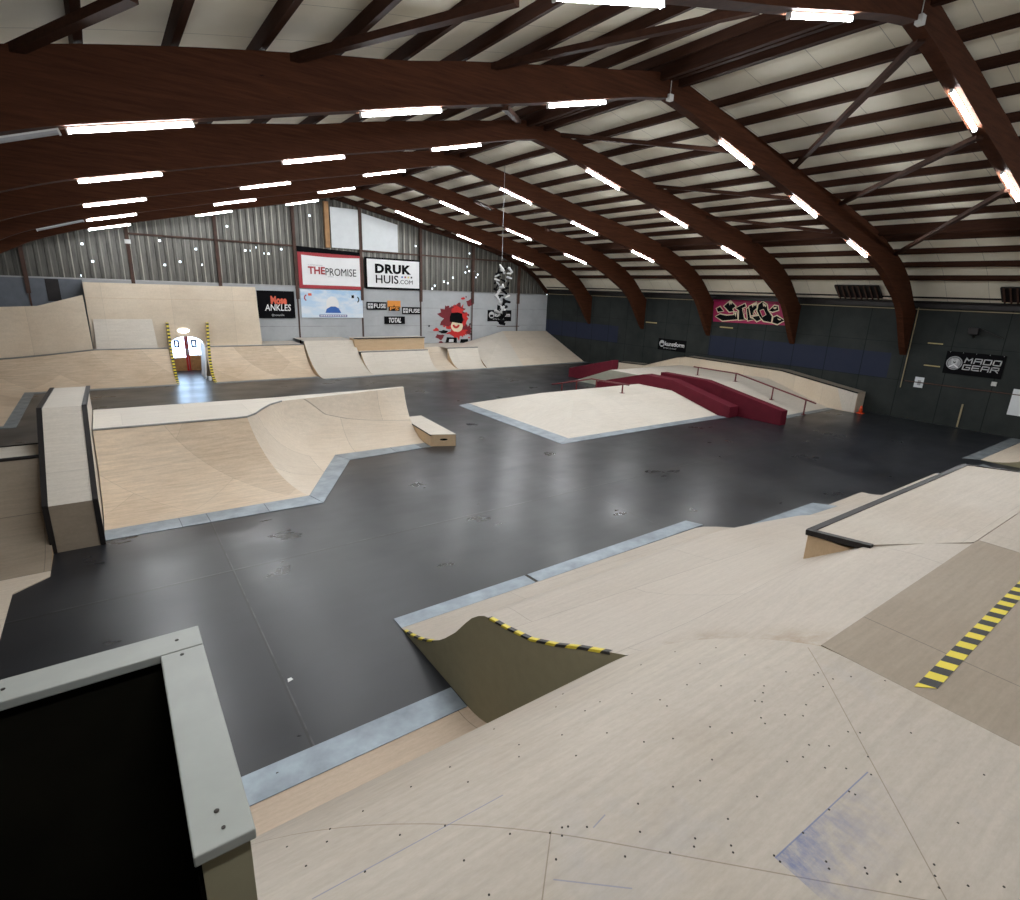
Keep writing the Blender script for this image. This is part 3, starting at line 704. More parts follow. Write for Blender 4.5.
# tall box wedge
bw = thing('box_wedge', (-.8, 12.5, 0), 'tall narrow plywood box wedge with black edged top between two quarter pipes', 'ramp')
X0, X1 = -1.13, -.51
prof = [(10.43, 0), (10.43, .775), (12.2, 1.965), (15.25, 1.83), (15.25, 0)]
MB().grid([[(X0, y, z) for y, z in prof[1:4]], [(X1, y, z) for y, z in prof[1:4]]]).build('top', 'ply_pale', bw)
MB().add([(X0, 10.43, 0), (X1, 10.43, 0), (X1, 10.43, .775), (X0, 10.43, .775)], [(0, 1, 2, 3)]).build('front_panel', 'ply_deck', bw)
for xx_ in (X0, X1):
    MB().add([(xx_, y, z) for y, z in prof], [(0, 1, 2, 3, 4)]).build('side_panel', 'ply_pale' if xx_ == X1 else 'ply_edge', bw)
MB().add([(X0, 15.25, 0), (X1, 15.25, 0), (X1, 15.25, 1.83), (X0, 15.25, 1.83)], [(0, 1, 2, 3)]).build('back_panel', 'ply_edge', bw)
for xx_ in (X0, X1):
    mb = MB()
    for (ya, za), (yb, zb) in zip(prof[:3], prof[1:4]):
        ya2 = ya-.004 if yb == ya else ya
        mb.bar((xx_, ya2, za), (xx_, yb, zb), .075, .03, (0, 0, 1) if yb != ya else (0, 1, 0))
    mb.build('edge_angle', 'steel_black', bw)

# quarter pipe on the other side of the wedge
q2 = thing('side_quarter_pipe', (-3, 11, 0), 'darker plywood quarter pipe with black coping behind the wedge, flat sheet at its foot', 'ramp')
pr = arc(1.85, 1.3, 14)
MB().grid([[(x_, 9.65+s_, max(.013, z)) for s_, z in pr] for x_ in (XL+.02, -3, -1.14)]).build('riding_surface', 'ply_deck', q2, smooth=True)
MB().box((XL+.02, 11.5, 1.27), (-1.14, 12.45, 1.3)).build('deck', 'ply_pale', q2)
MB().box((XL+.02, 11.52, 0), (-1.15, 12.43, 1.27)).build('side_panel', 'ply_edge', q2)
MB().skirt([(-1.142, 9.65+s_, max(.013, z)) for s_, z in pr]).build('side_panel', 'ply_edge', q2)
MB().tube([(XL+.02, 11.5, 1.31), (-1.14, 11.5, 1.31)], .03, 8).build('coping', 'steel_black', q2)
MB().bar((XL+.02, 12.45, 1.295), (-1.14, 12.45, 1.295), .04, .04).build('edge_angle', 'steel_black', q2)
MB().prism([(XL+.02, 9.75, 0), (-1.14, 9.75, 0), (-1.14, 9.57, 0), (-1.52, 9.23, 0), (-1.53, 6.5, 0), (XL+.02, 6.5, 0)], (0, 0, .014)).build('flat_sheet', 'ply', q2)

# ------------------------------------------------------------------ far left corner bank, wallrides, far quarter pipes
def lipz(x): return 1.27 if x > -.6 else 1.27+(1.03-1.27)*(-.6-x)/2.25 if x > -2.85 else 1.03+(.97-1.03)*(-2.85-x)/2
cb = thing('corner_bank', (-3.6, 23, 0), 'plywood corner bank with patched diagonal sheets below the low grey wall', 'ramp')
XB0, YB0 = -2.75, 20.55
def cbz(x, y):
    d = min(XB0-x, y-YB0)
    return .008 if d <= 0 else min(1.0, (lambda R: R-math.sqrt(max(0.01, R*R-min(d, 2.1)**2)))((2.2**2+1)/(2)))+.006
xs_ = [XB0-(XB0-(XL+.02))*i/12 for i in range(13)]
MB().grid([[(x_, YB0+(28.3-YB0)*j/20, cbz(x_, YB0+(28.3-YB0)*j/20)) for x_ in xs_] for j in range(21)]).build('riding_surface', 'ply_diagonal', cb, smooth=True)
MB().prism([(XB0, YB0, 0), (XB0, 26.3, 0), (XB0+.3, 26.3, 0), (XB0+.3, YB0-.3, 0), (XL+.02, YB0-.3, 0), (XL+.02, YB0, 0)], (0, 0, .01)).build('toe_plate', 'plate_worn', cb)

def quarter(name, label, x0, x1, ytoe, ylip, h, mat, toe=True, coping=None, deck_to=None, x0l=None, x1l=None, side_l=True, side_r=True, deckmat='ply_pale', plate_dx=(0, 0), skew=0.0):
    r_ = thing(name, ((x0+x1)/2, ytoe, 0), label, 'ramp')
    x0l = x0 if x0l is None else x0l; x1l = x1 if x1l is None else x1l
    run = ylip-ytoe
    pr = arc(run, 1.0, 12)
    rows = []
    nx = 9
    for i in range(nx):
        a = i/(nx-1); xb = x0+(x1-x0)*a; xl_ = x0l+(x1l-x0l)*a
        hh = h(xl_) if callable(h) else h
        rows.append([(xb+(xl_-xb)*s_/run, ytoe+skew*a+s_*(1-skew*a/run), max(.006, z*hh)) for s_, z in pr])
    MB().grid(rows).build('riding_surface', mat, r_, smooth=True)
    if side_l: MB().skirt(rows[0]).build('side_panel', 'ply_edge', r_)
    if side_r: MB().skirt(rows[-1]).build('side_panel', 'ply_edge', r_)
    if coping: MB().tube([r[-1] for r in rows], .03, 8).build('coping', coping, r_)
    if deck_to:
        MB().grid([[r[-1], (r[-1][0], deck_to, r[-1][2])] for r in rows]).build('deck', deckmat, r_)
    if toe:
        MB().prism([(x0+plate_dx[0], ytoe-.36, 0), (x1+plate_dx[1], ytoe-.36+skew, 0), (x1+plate_dx[1], ytoe+.02+skew, 0), (x0+plate_dx[0], ytoe+.02, 0)], (0, 0, .010)).build('toe_plate', 'plate_worn', r_)
    return r_

quarter('quarter_pipe', 'plywood quarter pipe with diagonal sheets between the corner bank and the arched doorway', -4.9, 2.06, 26.25, 28.3, lipz, 'ply_diagonal', coping='coping_grey', side_l=False, side_r=False, plate_dx=(2.42, 0))
quarter('quarter_pipe', 'plywood quarter pipe between the doorway and the steep roll-up bank', 3.44, 7.75, 26.2, 28.2, 1.3, 'ply_diagonal', coping='coping_grey', deck_to=YF-.02, side_l=False, side_r=False)

# fins beside the doorway
for xf, lab in ((2.06, 'plywood fin with taped edge at the doorway, on the corner bank side'), (3.42, 'plywood fin with taped edge at the doorway, beside the leaning white board')):
    r_ = thing('doorway_fin', (xf, 27.5, 0), lab, 'panel')
    pr = [(26.2+s_, z*1.3) for s_, z in arc(1.95, 1.0, 10)]+[(28.35, 1.75), (28.48, 2.05), (28.55, 2.33), (28.75, 2.33), (28.75, 0)]
    ln = .02 if xf < 3 else .10
    MB().prism([(xf+ln*z, y, max(.005, z)) for y, z in pr], (.04, 0, 0)).build('panel', 'ply_edge', r_)
    pts = [(xf+ln*z, y, max(.005, z)) for y, z in pr[:-2]]
    mb = MB(); n = len(pts)
    vs = []
    for p_ in pts: vs += [(p_[0]-.004, p_[1]-.03, p_[2]+.01), (p_[0]+.10, p_[1]-.03, p_[2]+.01)]
    mb.add(vs, [(2*i, 2*i+1, 2*i+3, 2*i+2) for i in range(n-1)]); mb.build('hazard_tape', 'tape_fin', r_)

# wallrides
wr = thing('wallride', (2.8, 28.75, 0), 'tall plywood wallride wall with an arched doorway cut into its foot', 'wallride')
pts = [(-.56, 1.25), (2.13, 1.25)]+[(2.83-.70*math.cos(PI*i/12), 1.25+.47*math.sin(PI*i/12)) for i in range(1, 12)]+[(3.53, 1.25), (5.98, 1.25), (5.88, 3.93), (-.56, 3.91)]
MB().prism([(x_, 28.76, z) for x_, z in pts], (0, .05, 0)).build('sheet', 'ply_wallride', wr)
MB().box((-.56, 28.755, 3.3), (5.9, 28.76, 3.312)).build('seam_strip', 'ply_edge', wr)
MB().box((-.5, 28.81, 0), (2.0, 30.28, 1.25)).box((3.5, 28.81, 0), (5.95, 30.28, 1.25)).build('base_frame', 'ply_edge', wr)
MB().box((-.56, 28.81, 3.6), (5.86, 30.28, 3.9)).build('top_frame', 'ply_edge', wr)
w2 = thing('corner_wallride', (-2.5, 28.4, 0), 'low plywood wallride stepping up towards the tall one, in the far corner', 'wallride')
tl, tm, tr = aty(0, 307, 28.4), aty(37, 306, 28.4), aty(82.5, 295, 28.4)
MB().prism([(-4.9, 28.4, .98), (-3.5, 28.4, lipz(-3.5)), (-.58, 28.4, 1.27), (tr.x, 28.4, tr.z), (tm.x, 28.4, tm.z), (tl.x, 28.4, tl.z), (-4.9, 28.4, tl.z)], (0, .05, 0)).build('sheet', 'ply_wallride', w2)
MB().box((-4.9, 28.45, 0), (-.62, 28.9, .97)).build('base_frame', 'ply_edge', w2)
lp = MB().hull8([(-.46, 28.33, 1.26), (1.68, 28.33, 1.26), (1.68, 28.36, 1.26), (-.46, 28.36, 1.26)], [(-.42, 28.71, 2.47), (1.62, 28.71, 2.47), (1.62, 28.74, 2.47), (-.42, 28.74, 2.47)]).build('plywood_sheet', 'ply_pale')
tag(lp, 'pale plywood sheet leaning against the tall wallride just above the quarter pipe lip', 'sheet')

# door in the far wall, lit by the daylight behind it
dr = thing('door_1', (2.95, 30.2, 0), 'double door with bright white upper panes and brown lower boards behind the arch', 'door'); dr['kind'] = 'structure'
MB().box((2.12, YF-.06, 1.0), (2.86, YF-.02, 2.1)).build('upper_pane', 'daylight_pane', dr)
MB().box((3.02, YF-.06, 1.0), (3.85, YF-.02, 2.1)).build('upper_pane', 'daylight_pane', dr)
MB().box((2.12, YF-.08, 0), (2.88, YF-.02, .62)).build('lower_board', 'osb', dr)
MB().box((3.0, YF-.08, 0), (3.85, YF-.02, .72)).build('lower_board', 'osb', dr)
MB().box((2.12, YF-.075, .62), (2.86, YF-.02, 1.0)).box((3.02, YF-.075, .72), (3.85, YF-.02, 1.0)).build('middle_pane', 'daylight_pane', dr)
MB().box((2.86, YF-.11, 0), (2.94, YF-.02, 2.1)).box((2.97, YF-.11, 0), (3.02, YF-.02, 2.1)).build('centre_stile', 'bright_red', dr)
MB().box((2.9, YF-.13, .75), (2.98, YF-.09, 1.02)).build('lock', 'steel_grey', dr)
for xa, xb in ((2.43, 2.66), (3.13, 3.37)):
    mb = MB()
    for a0, a1 in (((xa, 1.08), (xb, 1.16)), ((xa, 1.36), (xb, 1.44)), ((xa, 1.08), (xa+.08, 1.44)), ((xb-.08, 1.08), (xb, 1.44))):
        mb.box((a0[0], YF-.085, a0[1]), (a1[0], YF-.06, a1[1]))
    mb.build('window_frame', 'navy_print', dr)
MB().box((2.05, YF-.1, .0), (2.12, YF-.02, 2.2)).box((3.85, YF-.1, 0), (3.92, YF-.02, 2.2)).box((2.05, YF-.1, 2.1), (3.92, YF-.02, 2.2)).build('door_frame', 'red_print', dr)
tag(MB().lathe([(.02, 0), (.22, 0), (.23, .02), (.2, .05), (.02, .06)], (0, 0, 0), 20).build('oval_lamp', 'oval_glow'), 'small glowing oval lamp on the wallride just above the arched doorway', 'lamp')
ob = bpy.data.objects['oval_lamp']; ob.location = (2.75, 28.755, 1.97); ob.rotation_euler = (PI/2, 0, 0); ob.scale = (1, .42, 1)
lb2 = MB().hull8([(3.25, 27.4, 0), (3.29, 27.4, 0), (3.29, 28.6, 0), (3.25, 28.6, 0)], [(3.36, 27.6, 1.4), (3.40, 27.6, 1.4), (3.40, 28.65, 1.5), (3.36, 28.65, 1.5)]).build('white_board', 'white_paint')
tag(lb2, 'white board leaning against the fin inside the arched doorway', 'board')
tag(MB().box((3.30, 26.75, 0), (3.40, 26.95, .16)).build('wooden_block', 'white_paint', bevel=.01), 'small white block on the floor in the doorway below the taped fin', 'block')

# roll-up bank, ledge quarter and the rest of the far row
quarter('roll_up_bank', 'steep pale plywood roll-up bank, taller than its neighbours, below the poster with a blue sky', 7.8, 10.35, 25.45, 28.3, 1.45, 'ply_pale', deck_to=YF-.02, skew=.2)
quarter('quarter_pipe', 'low plywood quarter pipe with grey coping under the long ledge box', 10.36, 14.0, 25.7, 27.45, .93, 'ply_pale', coping='coping_grey', deck_to=YF-.02, x0l=10.36, x1l=14.15, skew=.05)
quarter('flat_bank', 'plywood flat bank between two low quarter pipes in front of the red splatter mural', 14.0, 15.5, 25.85, 28.4, .97, 'ply', deck_to=YF-.02, x0l=14.3, x1l=15.9)
quarter('quarter_pipe', 'short low plywood quarter pipe beside the large corner bank below the red splatter mural', 15.25, 17.0, 25.8, 27.5, .98, 'ply_pale', coping='coping_grey', deck_to=YF-.02, x0l=15.4, x1l=17.4)
lg = thing('ledge_box', (12.2, 28.3, .93), 'long plywood ledge box with dark edging on the deck below the small black signs', 'box')
MB().box((10.25, 28.0, .90), (14.22, 28.7, 1.55)).build('body', 'ply_edge', lg)
MB().box((10.22, 27.98, 1.55), (14.25, 28.75, 1.575)).build('top', 'ply_pale', lg)
MB().bar((10.2, 27.985, 1.56), (14.25, 27.985, 1.56), .04, .05).build('edge_angle', 'steel_black', lg)
cbk = thing('corner_hip_bank', (21, 28, 0), 'large sandy plywood hip bank in the far corner against the dark wall', 'ramp')
P = lambda px, py, y: aty(px, py, y)
t0, t1, t2 = (17.0, 25.85, .008), (19.6, 25.95, .008), (24.66, 26.2, .008)
u0_, u1_, u2_ = (18.0, 29.2, .96), (21.0, 30.2, 1.66), (24.66, 30.2, 1.64)
MB().grid([[t1, t2], [u1_, u2_]]).build('riding_surface', 'ply', cbk)
mid = Vector(t0).lerp(Vector(u0_), .5)
MB().add([t0, t1, u1_, u0_], [(0, 1, 2), (0, 2, 3)]).add([u0_, u1_, (18.0, 30.2, .95)], [(0, 1, 2)]).build('hip_face', 'ply_pale', cbk)
MB().skirt([t0, u0_, (18.0, 30.2, .95)]).build('side_panel', 'ply_edge', cbk)
MB().prism([(17.0, 25.5, 0), (24.66, 25.85, 0), (24.66, 26.22, 0), (17.0, 25.88, 0)], (0, 0, .008)).build('toe_plate', 'plate_worn', cbk)
MB().grid([[(17.3, 27.5, .975), (17.3, YF-.02, .975)], [(18.0, 29.2, .96), (18.0, YF-.02, .955)]]).build('deck', 'ply_pale', cbk)

# ------------------------------------------------------------------ funbox in the middle of the hall
fb = thing('funbox_pyramid', (14.5, 15, 0), 'pale plywood pyramid funbox with a metal plate border in the middle of the dark floor', 'ramp')
zt = .58
b0, b1, b2_, b3 = (10.85, 11.95, .012), (18.2, 11.9, .012), (18.2, 18.05, .012), (10.88, 17.75, .012)
c0_, c1_, c2_, c3_ = (12.95, 14.1, zt), (18.2, 14.1, zt), (18.2, 15.86, zt), (12.9, 15.86, zt)
MB().add([b0, b1, c1_, c0_], [(0, 1, 2, 3)]).build('front_bank', 'ply_funbox', fb)
MB().add([b3, b0, c0_, c3_], [(0, 1, 2, 3)]).build('side_bank', 'ply_funbox', fb)
MB().add([b2_, b3, c3_, c2_], [(0, 1, 2, 3)]).build('back_bank', 'ply_funbox', fb)
MB().add([c0_, c1_, c2_, c3_], [(0, 1, 2, 3)]).build('top', 'ply_funbox', fb)
MB().prism([(10.27, 11.57, 0), (12.0, 11.56, 0), (12.0, 11.97, 0), (10.85, 11.97, 0)], (0, 0, .011)).build('toe_plate', 'plate', fb)
MB().prism([(12.01, 11.56, 0), (15.0, 11.56, 0), (15.0, 11.95, 0), (12.01, 11.97, 0)], (0, 0, .011)).build('toe_plate', 'plate', fb)
MB().prism([(15.01, 11.56, 0), (18.18, 11.5, 0), (18.18, 11.93, 0), (15.01, 11.95, 0)], (0, 0, .011)).build('toe_plate', 'plate', fb)
MB().prism([(10.26, 11.58, 0), (10.86, 11.98, 0), (10.88, 17.8, 0), (10.32, 17.55, 0)], (0, 0, .0105)).build('toe_plate', 'plate', fb)

hb = thing('funbox_high_side', (21.3, 15.5, 0), 'higher plywood funbox lane between the maroon ledges and the long wooden hubba', 'ramp')
LX = 18.80
hy = [(10.62, .012), (13.4, .84), (18.15, .84), (20.5, .012)]
MB().grid([[(LX, y, z) for y, z in hy], [(24.0, y, z) for y, z in hy]]).build('riding_surface', 'ply_funbox', hb)
MB().skirt([(LX, y, z) for y, z in hy]).build('side_panel', 'grey_green', hb)
MB().prism([(19.15, 10.3, 0), (23.98, 10.35, 0), (23.98, 10.66, 0), (19.15, 10.64, 0)], (0, 0, .012)).build('toe_plate', 'plate_worn', hb)

def ledge(name, label, xa, xb, prof, mat='maroon'):
    r_ = thing(name, ((xa+xb)/2, prof[0][0], 0), label, 'ledge')
    n = len(prof)
    top = prof[1:-1]
    MB().prism([(xa, y, z) for y, z in prof], (xb-xa, 0, 0)).build('body', mat, r_, bevel=.012)
    return r_
ledge('grind_ledge', 'long low maroon ledge running over the pyramid funbox, beside the taller maroon one', 18.2, 18.74, [(11.42, .0), (11.42, .40), (14.15, 1.0), (15.65, 1.02), (18.45, .29), (18.45, 0)])
ledge('grind_ledge', 'taller maroon ledge, longest towards the open floor, beside the kinked red rail', 18.76, 19.14, [(9.78, 0), (9.78, .52), (13.0, 1.12), (15.2, 1.14), (15.2, 0)])
ledge('grind_ledge', 'maroon wedge ledge on the far slope of the funbox, set apart from the others', 19.3, 19.7, [(21.6, 0), (21.6, .46), (18.55, 1.22), (18.55, .72), (20.4, .02)])

wl = thing('wooden_hubba', (24.3, 15, 0), 'long kinked plywood hubba ledge with black edging along the dark wall', 'ledge')
wp = [(9.6, 0), (9.6, .80), (12.85, 1.26), (17.95, 1.30), (18.5, 1.20), (20.6, .54), (22.55, .46), (22.55, 0)]
MB().prism([(23.98, y, z) for y, z in wp], (.68, 0, 0)).build('body', 'ply_wallride', wl)
mb = MB().grid([[(23.975, y, z+.004) for y, z in wp[1:-1]], [(24.665, y, z+.004) for y, z in wp[1:-1]]]); mb.build('top', 'tan_top', wl)
mb = MB()
for (ya, za), (yb, zb) in zip(wp[1:-2], wp[2:-1]): mb.bar((23.98, ya, za), (23.98, yb, zb), .045, .045)
mb.build('edge_angle', 'steel_black', wl)
MB().add([(23.977, 9.61, .02), (23.977, 10.05, .02), (23.977, 10.4, .88), (23.977, 9.61, .78)], [(0, 1, 2, 3)]).build('pale_patch', 'ply_pale', wl)

def rail(label, x, pts, feet):
    r_ = thing('grind_rail', (x, pts[0][0], 0), label, 'rail')
    MB().tube([(x, y, z) for y, z in pts], .03, 8).build('bar', 'rail_red', r_)
    for y, z in feet:
        zt_ = interp(sorted(pts), y)
        MB().bar((x, y, z), (x, y, zt_-.02), .04, .04, (0, 1, 0)).build('post', 'rail_red', r_)
        MB().box((x-.07, y-.07, z-.002), (x+.07, y+.07, z+.012)).build('base_plate', 'rail_red', r_)
rail('kinked red rail on the higher funbox lane in front of the wooden hubba', 21.5, [(9.97, .52), (13.4, 1.18), (15.6, 1.19)], [(10.36, .02), (11.73, .36), (13.45, .84), (15.35, .84)])
rail('kinked red rail on the far edge of the pale pyramid funbox', 15.8, [(18.73, .27), (16.25, .88), (14.23, .94)], [(18.05, .013), (17.14, .25), (15.96, .56), (14.54, .58)])

tc = thing('traffic_cone', (24.1, 9.42, 0), 'small orange traffic cone at the end of the wooden hubba', 'cone')
MB().box((23.98, 9.3, 0), (24.22, 9.54, .02)).build('base', 'cone_orange', tc)
MB().lathe([(.085, .02), (.03, .30), (.018, .31)], (24.1, 9.42, 0), 14).build('body', 'cone_orange', tc, smooth=True)

# far right ramps
quarter('quarter_pipe', 'plywood quarter pipe with an olive side in the corner beyond the platform, against the dark wall', 20.05, 24.66, 2.7+1.75, 2.6, 1.25, 'ply', toe=False) if False else None
fr = thing('corner_quarter_pipe', (22, 4, 0), 'plywood quarter pipe with a green-grey side against the dark wall beyond the grind platform', 'ramp')
pr = arc(1.9, 1.25, 12)
MB().grid([[(x_, 4.45-s_, max(.012, z)) for s_, z in pr] for x_ in (20.05, 24.66)]).build('riding_surface', 'ply', fr, smooth=True)
MB().skirt([(20.05, 4.45-s_, max(.012, z)) for s_, z in pr]+[(20.05, 1.5, 1.25)]).build('side_panel', 'olive', fr)
MB().box((20.05, 1.5, 1.2), (24.66, 2.55, 1.25)).build('deck', 'ply', fr)
MB().prism([(19.75, 4.8, 0), (24.6, 4.82, 0), (24.6, 4.47, 0), (20.05, 4.46, 0)], (0, 0, .01)).build('toe_plate', 'plate_worn', fr)
fr = thing('low_quarter_pipe', (18, 3.5, 0), 'low plywood quarter pipe showing just past the end of the grind platform', 'ramp')
pr = arc(1.9, 1.1, 12)
MB().grid([[(x_, 3.92-s_, max(.012, z)) for s_, z in pr] for x_ in (15.5, 19.25)]).build('riding_surface', 'ply', fr, smooth=True)
MB().skirt([(15.5, 3.92-s_, max(.012, z)) for s_, z in pr]).build('side_panel', 'ply_edge', fr)
MB().skirt([(19.25, 3.92-s_, max(.012, z)) for s_, z in pr]).build('side_panel', 'ply_edge', fr)
MB().prism([(15.5, 4.25, 0), (19.6, 4.27, 0), (19.25, 3.9, 0), (15.5, 3.92, 0)], (0, 0, .01)).build('toe_plate', 'plate_worn', fr)

# ------------------------------------------------------------------ signs
def plane_frame(kind, d):     # returns map(h, v) -> world; h to the viewer's right, v up
    if kind == 'far': return lambda h, v, o=0.0: Vector((h, YF-d-o, v))
    return lambda h, v, o=0.0: Vector((XR-d-o, h, v))     # right wall: h is y, decreasing to the viewer's right
def text(body, fr_, h0, h1, v0, v1, mat, parent, o=.004, bold=0.0, shear=0.0, name='lettering', space=1.0):
    cu = bpy.data.curves.new(name, 'FONT'); cu.body = body; cu.offset = bold; cu.shear = shear; cu.resolution_u = 3; cu.space_character = space
    ob_ = bpy.data.objects.new(name, cu); C.objects.link(ob_)
    bpy.context.view_layer.update()
    me = bpy.data.meshes.new_from_object(ob_)
    C.objects.unlink(ob_); bpy.data.objects.remove(ob_)
    xs2 = [v.co.x for v in me.vertices]; ys2 = [v.co.y for v in me.vertices]
    ax, bx, ay, by = min(xs2), max(xs2), min(ys2), max(ys2)
    mb = MB()
    mb.add([fr_(h0+(h1-h0)*(v.co.x-ax)/(bx-ax), v0+(v1-v0)*(v.co.y-ay)/(by-ay), o) for v in me.vertices], [tuple(p_.vertices) for p_ in me.polygons])
    bpy.data.meshes.remove(me)
    return mb.build(name, mat, parent)
def poly(fr_, pts, mat, parent, name='print', o=.003):
    return MB().add([fr_(h, v, o) for h, v in pts], [tuple(range(len(pts)))]).build(name, mat, parent)
def rect(fr_, h0, h1, v0, v1, mat, parent, name='print', o=.003):
    return poly(fr_, [(h0, v0), (h1, v0), (h1, v1), (h0, v1)], mat, parent, name, o)
def panel(fr_, h0, h1, v0, v1, th, mat, parent, name='board', sag=0.0):
    a = [fr_(h0, v0), fr_(h1, v0), fr_(h1, v1), fr_(h0, v1)]; nrm = fr_(h0, v0, 0)-fr_(h0, v0, th)
    return MB().prism([p_ for p_ in a], nrm).build(name, mat, parent)

# red framed banner
fr_ = plane_frame('far', .12)
r_ = thing('banner', (10, YF-.1, 4), 'white banner with a red border reading THEPROMISE, hung above the blue poster', 'banner')
panel(fr_, 8.28, 11.68, 3.95, 5.70, .03, 'red_print', r_, 'border')
mb = MB(); gx = [8.46+(11.50-8.46)*i/24 for i in range(25)]
mb.grid([[fr_(h, v-(.05*math.sin(PI*(h-8.46)/3.04) if j == 4 else 0), .012+.012*math.sin(h*3.1+v*2.2)) for h in gx] for j, v in enumerate((4.12, 4.45, 4.8, 5.2, 5.57))]); mb.build('cloth', 'banner_white', r_, smooth=True)
text('THE', fr_, 8.75, 9.62, 4.66, 5.03, 'red_print', r_, .03, bold=.035)
text('PROMISE', fr_, 9.64, 11.28, 4.62, 4.99, 'black_print', r_, .03)
text('SKATEBOARDING', fr_, 8.75, 9.5, 5.07, 5.13, 'grey_print', r_, .03)
rect(fr_, 9.75, 10.05, 4.55, 4.57, 'grey_print', r_, 'underline', .03)
tag(MB().prism([fr_(8.27, 5.72), fr_(11.66, 5.68), fr_(11.66, 5.86), fr_(8.27, 5.98)], (0, .05, 0)).build('black_cloth', 'black_print'), 'black cloth strip hanging above the red-bordered banner', 'cloth')

r_ = thing('banner', (13.5, YF-.1, 4), 'white banner with a black border reading DRUK HUIS.COM', 'banner')
panel(fr_, 11.80, 15.12, 4.02, 5.68, .03, 'black_print', r_, 'border')
mb = MB(); gx = [11.9+(15.02-11.9)*i/24 for i in range(25)]
mb.grid([[fr_(h, v, .012+.012*math.sin(h*2.7+v*1.9)) for h in gx] for v in (4.13, 4.5, 4.9, 5.3, 5.59)]); mb.build('cloth', 'banner_white', r_, smooth=True)
text('DRUK', fr_, 12.35, 14.5, 4.86, 5.36, 'black_print', r_, .03, bold=.055, space=1.1)
text('HUIS', fr_, 12.38, 13.72, 4.34, 4.78, 'black_print', r_, .03, bold=.012)
text('.COM', fr_, 13.76, 14.6, 4.34, 4.56, 'black_print', r_, .03, bold=.0)
for h, mname in ((13.95, 'blue_print'), (14.14, 'red_print'), (14.33, 'yellow_print'), (14.52, 'black_print')):
    rect(fr_, h-.045, h+.045, 4.67, 4.76, mname, r_, 'colour_dot', .03)

fr_ = plane_frame('far', .07)
r_ = thing('poster', (10, YF-.05, 3), 'pale blue sky poster directly under the red-bordered banner', 'poster')
panel(fr_, 8.32, 11.62, 2.47, 3.90, .02, 'poster_sky', r_, 'sheet')
def arcpoly(cx, cz, r0_, r1_, a0, a1, n=10):
    return [(cx+r1_*math.cos(a0+(a1-a0)*i/n), cz+r1_*math.sin(a0+(a1-a0)*i/n)) for i in range(n+1)]+[(cx+r0_*math.cos(a1-(a1-a0)*i/n), cz+r0_*math.sin(a1-(a1-a0)*i/n)) for i in range(n+1)]
poly(fr_, arcpoly(8.66, 3.47, .12, .18, PI*.6, PI*1.35), 'red_print', r_, 'arrow_mark')
poly(fr_, arcpoly(11.25, 3.43, .12, .18, PI*.35, -PI*.35), 'black_print', r_, 'arrow_mark')
rect(fr_, 8.70, 8.88, 3.58, 3.70, 'coral_print', r_, 'red_mark')
rect(fr_, 11.0, 11.14, 3.50, 3.66, 'black_print', r_, 'black_mark')
rect(fr_, 9.22, 10.72, 2.51, 2.63, 'navy_print', r_, 'caption_bar')
mb = MB()
for i in range(15): mb.add([fr_(9.28+i*.094, 2.54, .005), fr_(9.34+i*.094, 2.54, .005), fr_(9.34+i*.094, 2.60, .005), fr_(9.28+i*.094, 2.60, .005)], [(0, 1, 2, 3)])
mb.build('caption_print', 'banner_white', r_)
# plain stand-in emblem: soft blue and white rounded badge
poly(fr_, [(9.95+.34*math.cos(2*PI*i/24), 3.17+.40*math.sin(2*PI*i/24)) for i in range(24)], 'banner_white', r_, 'badge', .004)
poly(fr_, [(9.55, 2.72), (10.4, 2.72), (10.28, 2.95), (10.1, 3.05), (9.85, 3.05), (9.62, 2.92)], 'blue_print', r_, 'badge_band', .006)

r_ = thing('sign', (7.1, YF-.05, 2.4), 'black board with coral and white writing, beside the tall wallride edge', 'sign')
panel(fr_, 6.22, 8.0, 2.43, 3.77, .02, 'black_print', r_)
text('Mose', fr_, 6.85, 7.62, 3.12, 3.52, 'coral_print', r_, .006, bold=.05)
text('ANKLES', fr_, 6.55, 7.80, 2.80, 3.12, 'banner_white', r_, .006, bold=.01, shear=.1)
text('@moseankles', fr_, 6.85, 7.45, 2.52, 2.65, 'silver_print', r_, .006)

def fuse(h0, h1, v0, v1, lab):
    r2_ = thing('sign', ((h0+h1)/2, YF-.05, v0), lab, 'sign')
    panel(fr_, h0, h1, v0, v1, .02, 'black_print', r2_)
    hh = v1-v0
    rect(fr_, h0+.06, h0+.36, v0+.07, v1-.07, 'silver_print', r2_, 'emblem', .006)
    mb = MB()
    for k in (0, 1): mb.add([fr_(h0+.10+k*.14, v0+.03+hh*.42, .008), fr_(h0+.2+k*.13, v0+.03+hh*.42, .008), fr_(h0+.2+k*.13, v0+.05+hh*.5, .008), fr_(h0+.10+k*.14, v0+.05+hh*.5, .008)], [(0, 1, 2, 3)])
    mb.add([fr_(h0+.19, v0+.07, .008), fr_(h0+.215, v0+.07, .008), fr_(h0+.215, v1-.07, .008), fr_(h0+.19, v1-.07, .008)], [(0, 1, 2, 3)])
    mb.build('emblem_line', 'black_print', r2_)
    text('FUSE', fr_, h0+.42, h1-.06, v0+.09, v1-.09, 'banner_white', r2_, .006, bold=.012)
fuse(11.84, 13.02, 2.91, 3.33, 'black FUSE sign touching the orange sign, on the side of the blue poster')
fuse(13.95, 15.12, 2.68, 3.08, 'black FUSE sign lower than the orange sign, on the side of the red mural')
r_ = thing('sign', (13.45, YF-.05, 2.9), 'orange sign with black letters between the two FUSE signs', 'sign')
panel(fr_, 13.06, 13.86, 2.75, 3.42, .02, 'grey_print', r_)
rect(fr_, 13.06, 13.86, 3.05, 3.42, 'orange_print', r_, 'orange_field', .004)
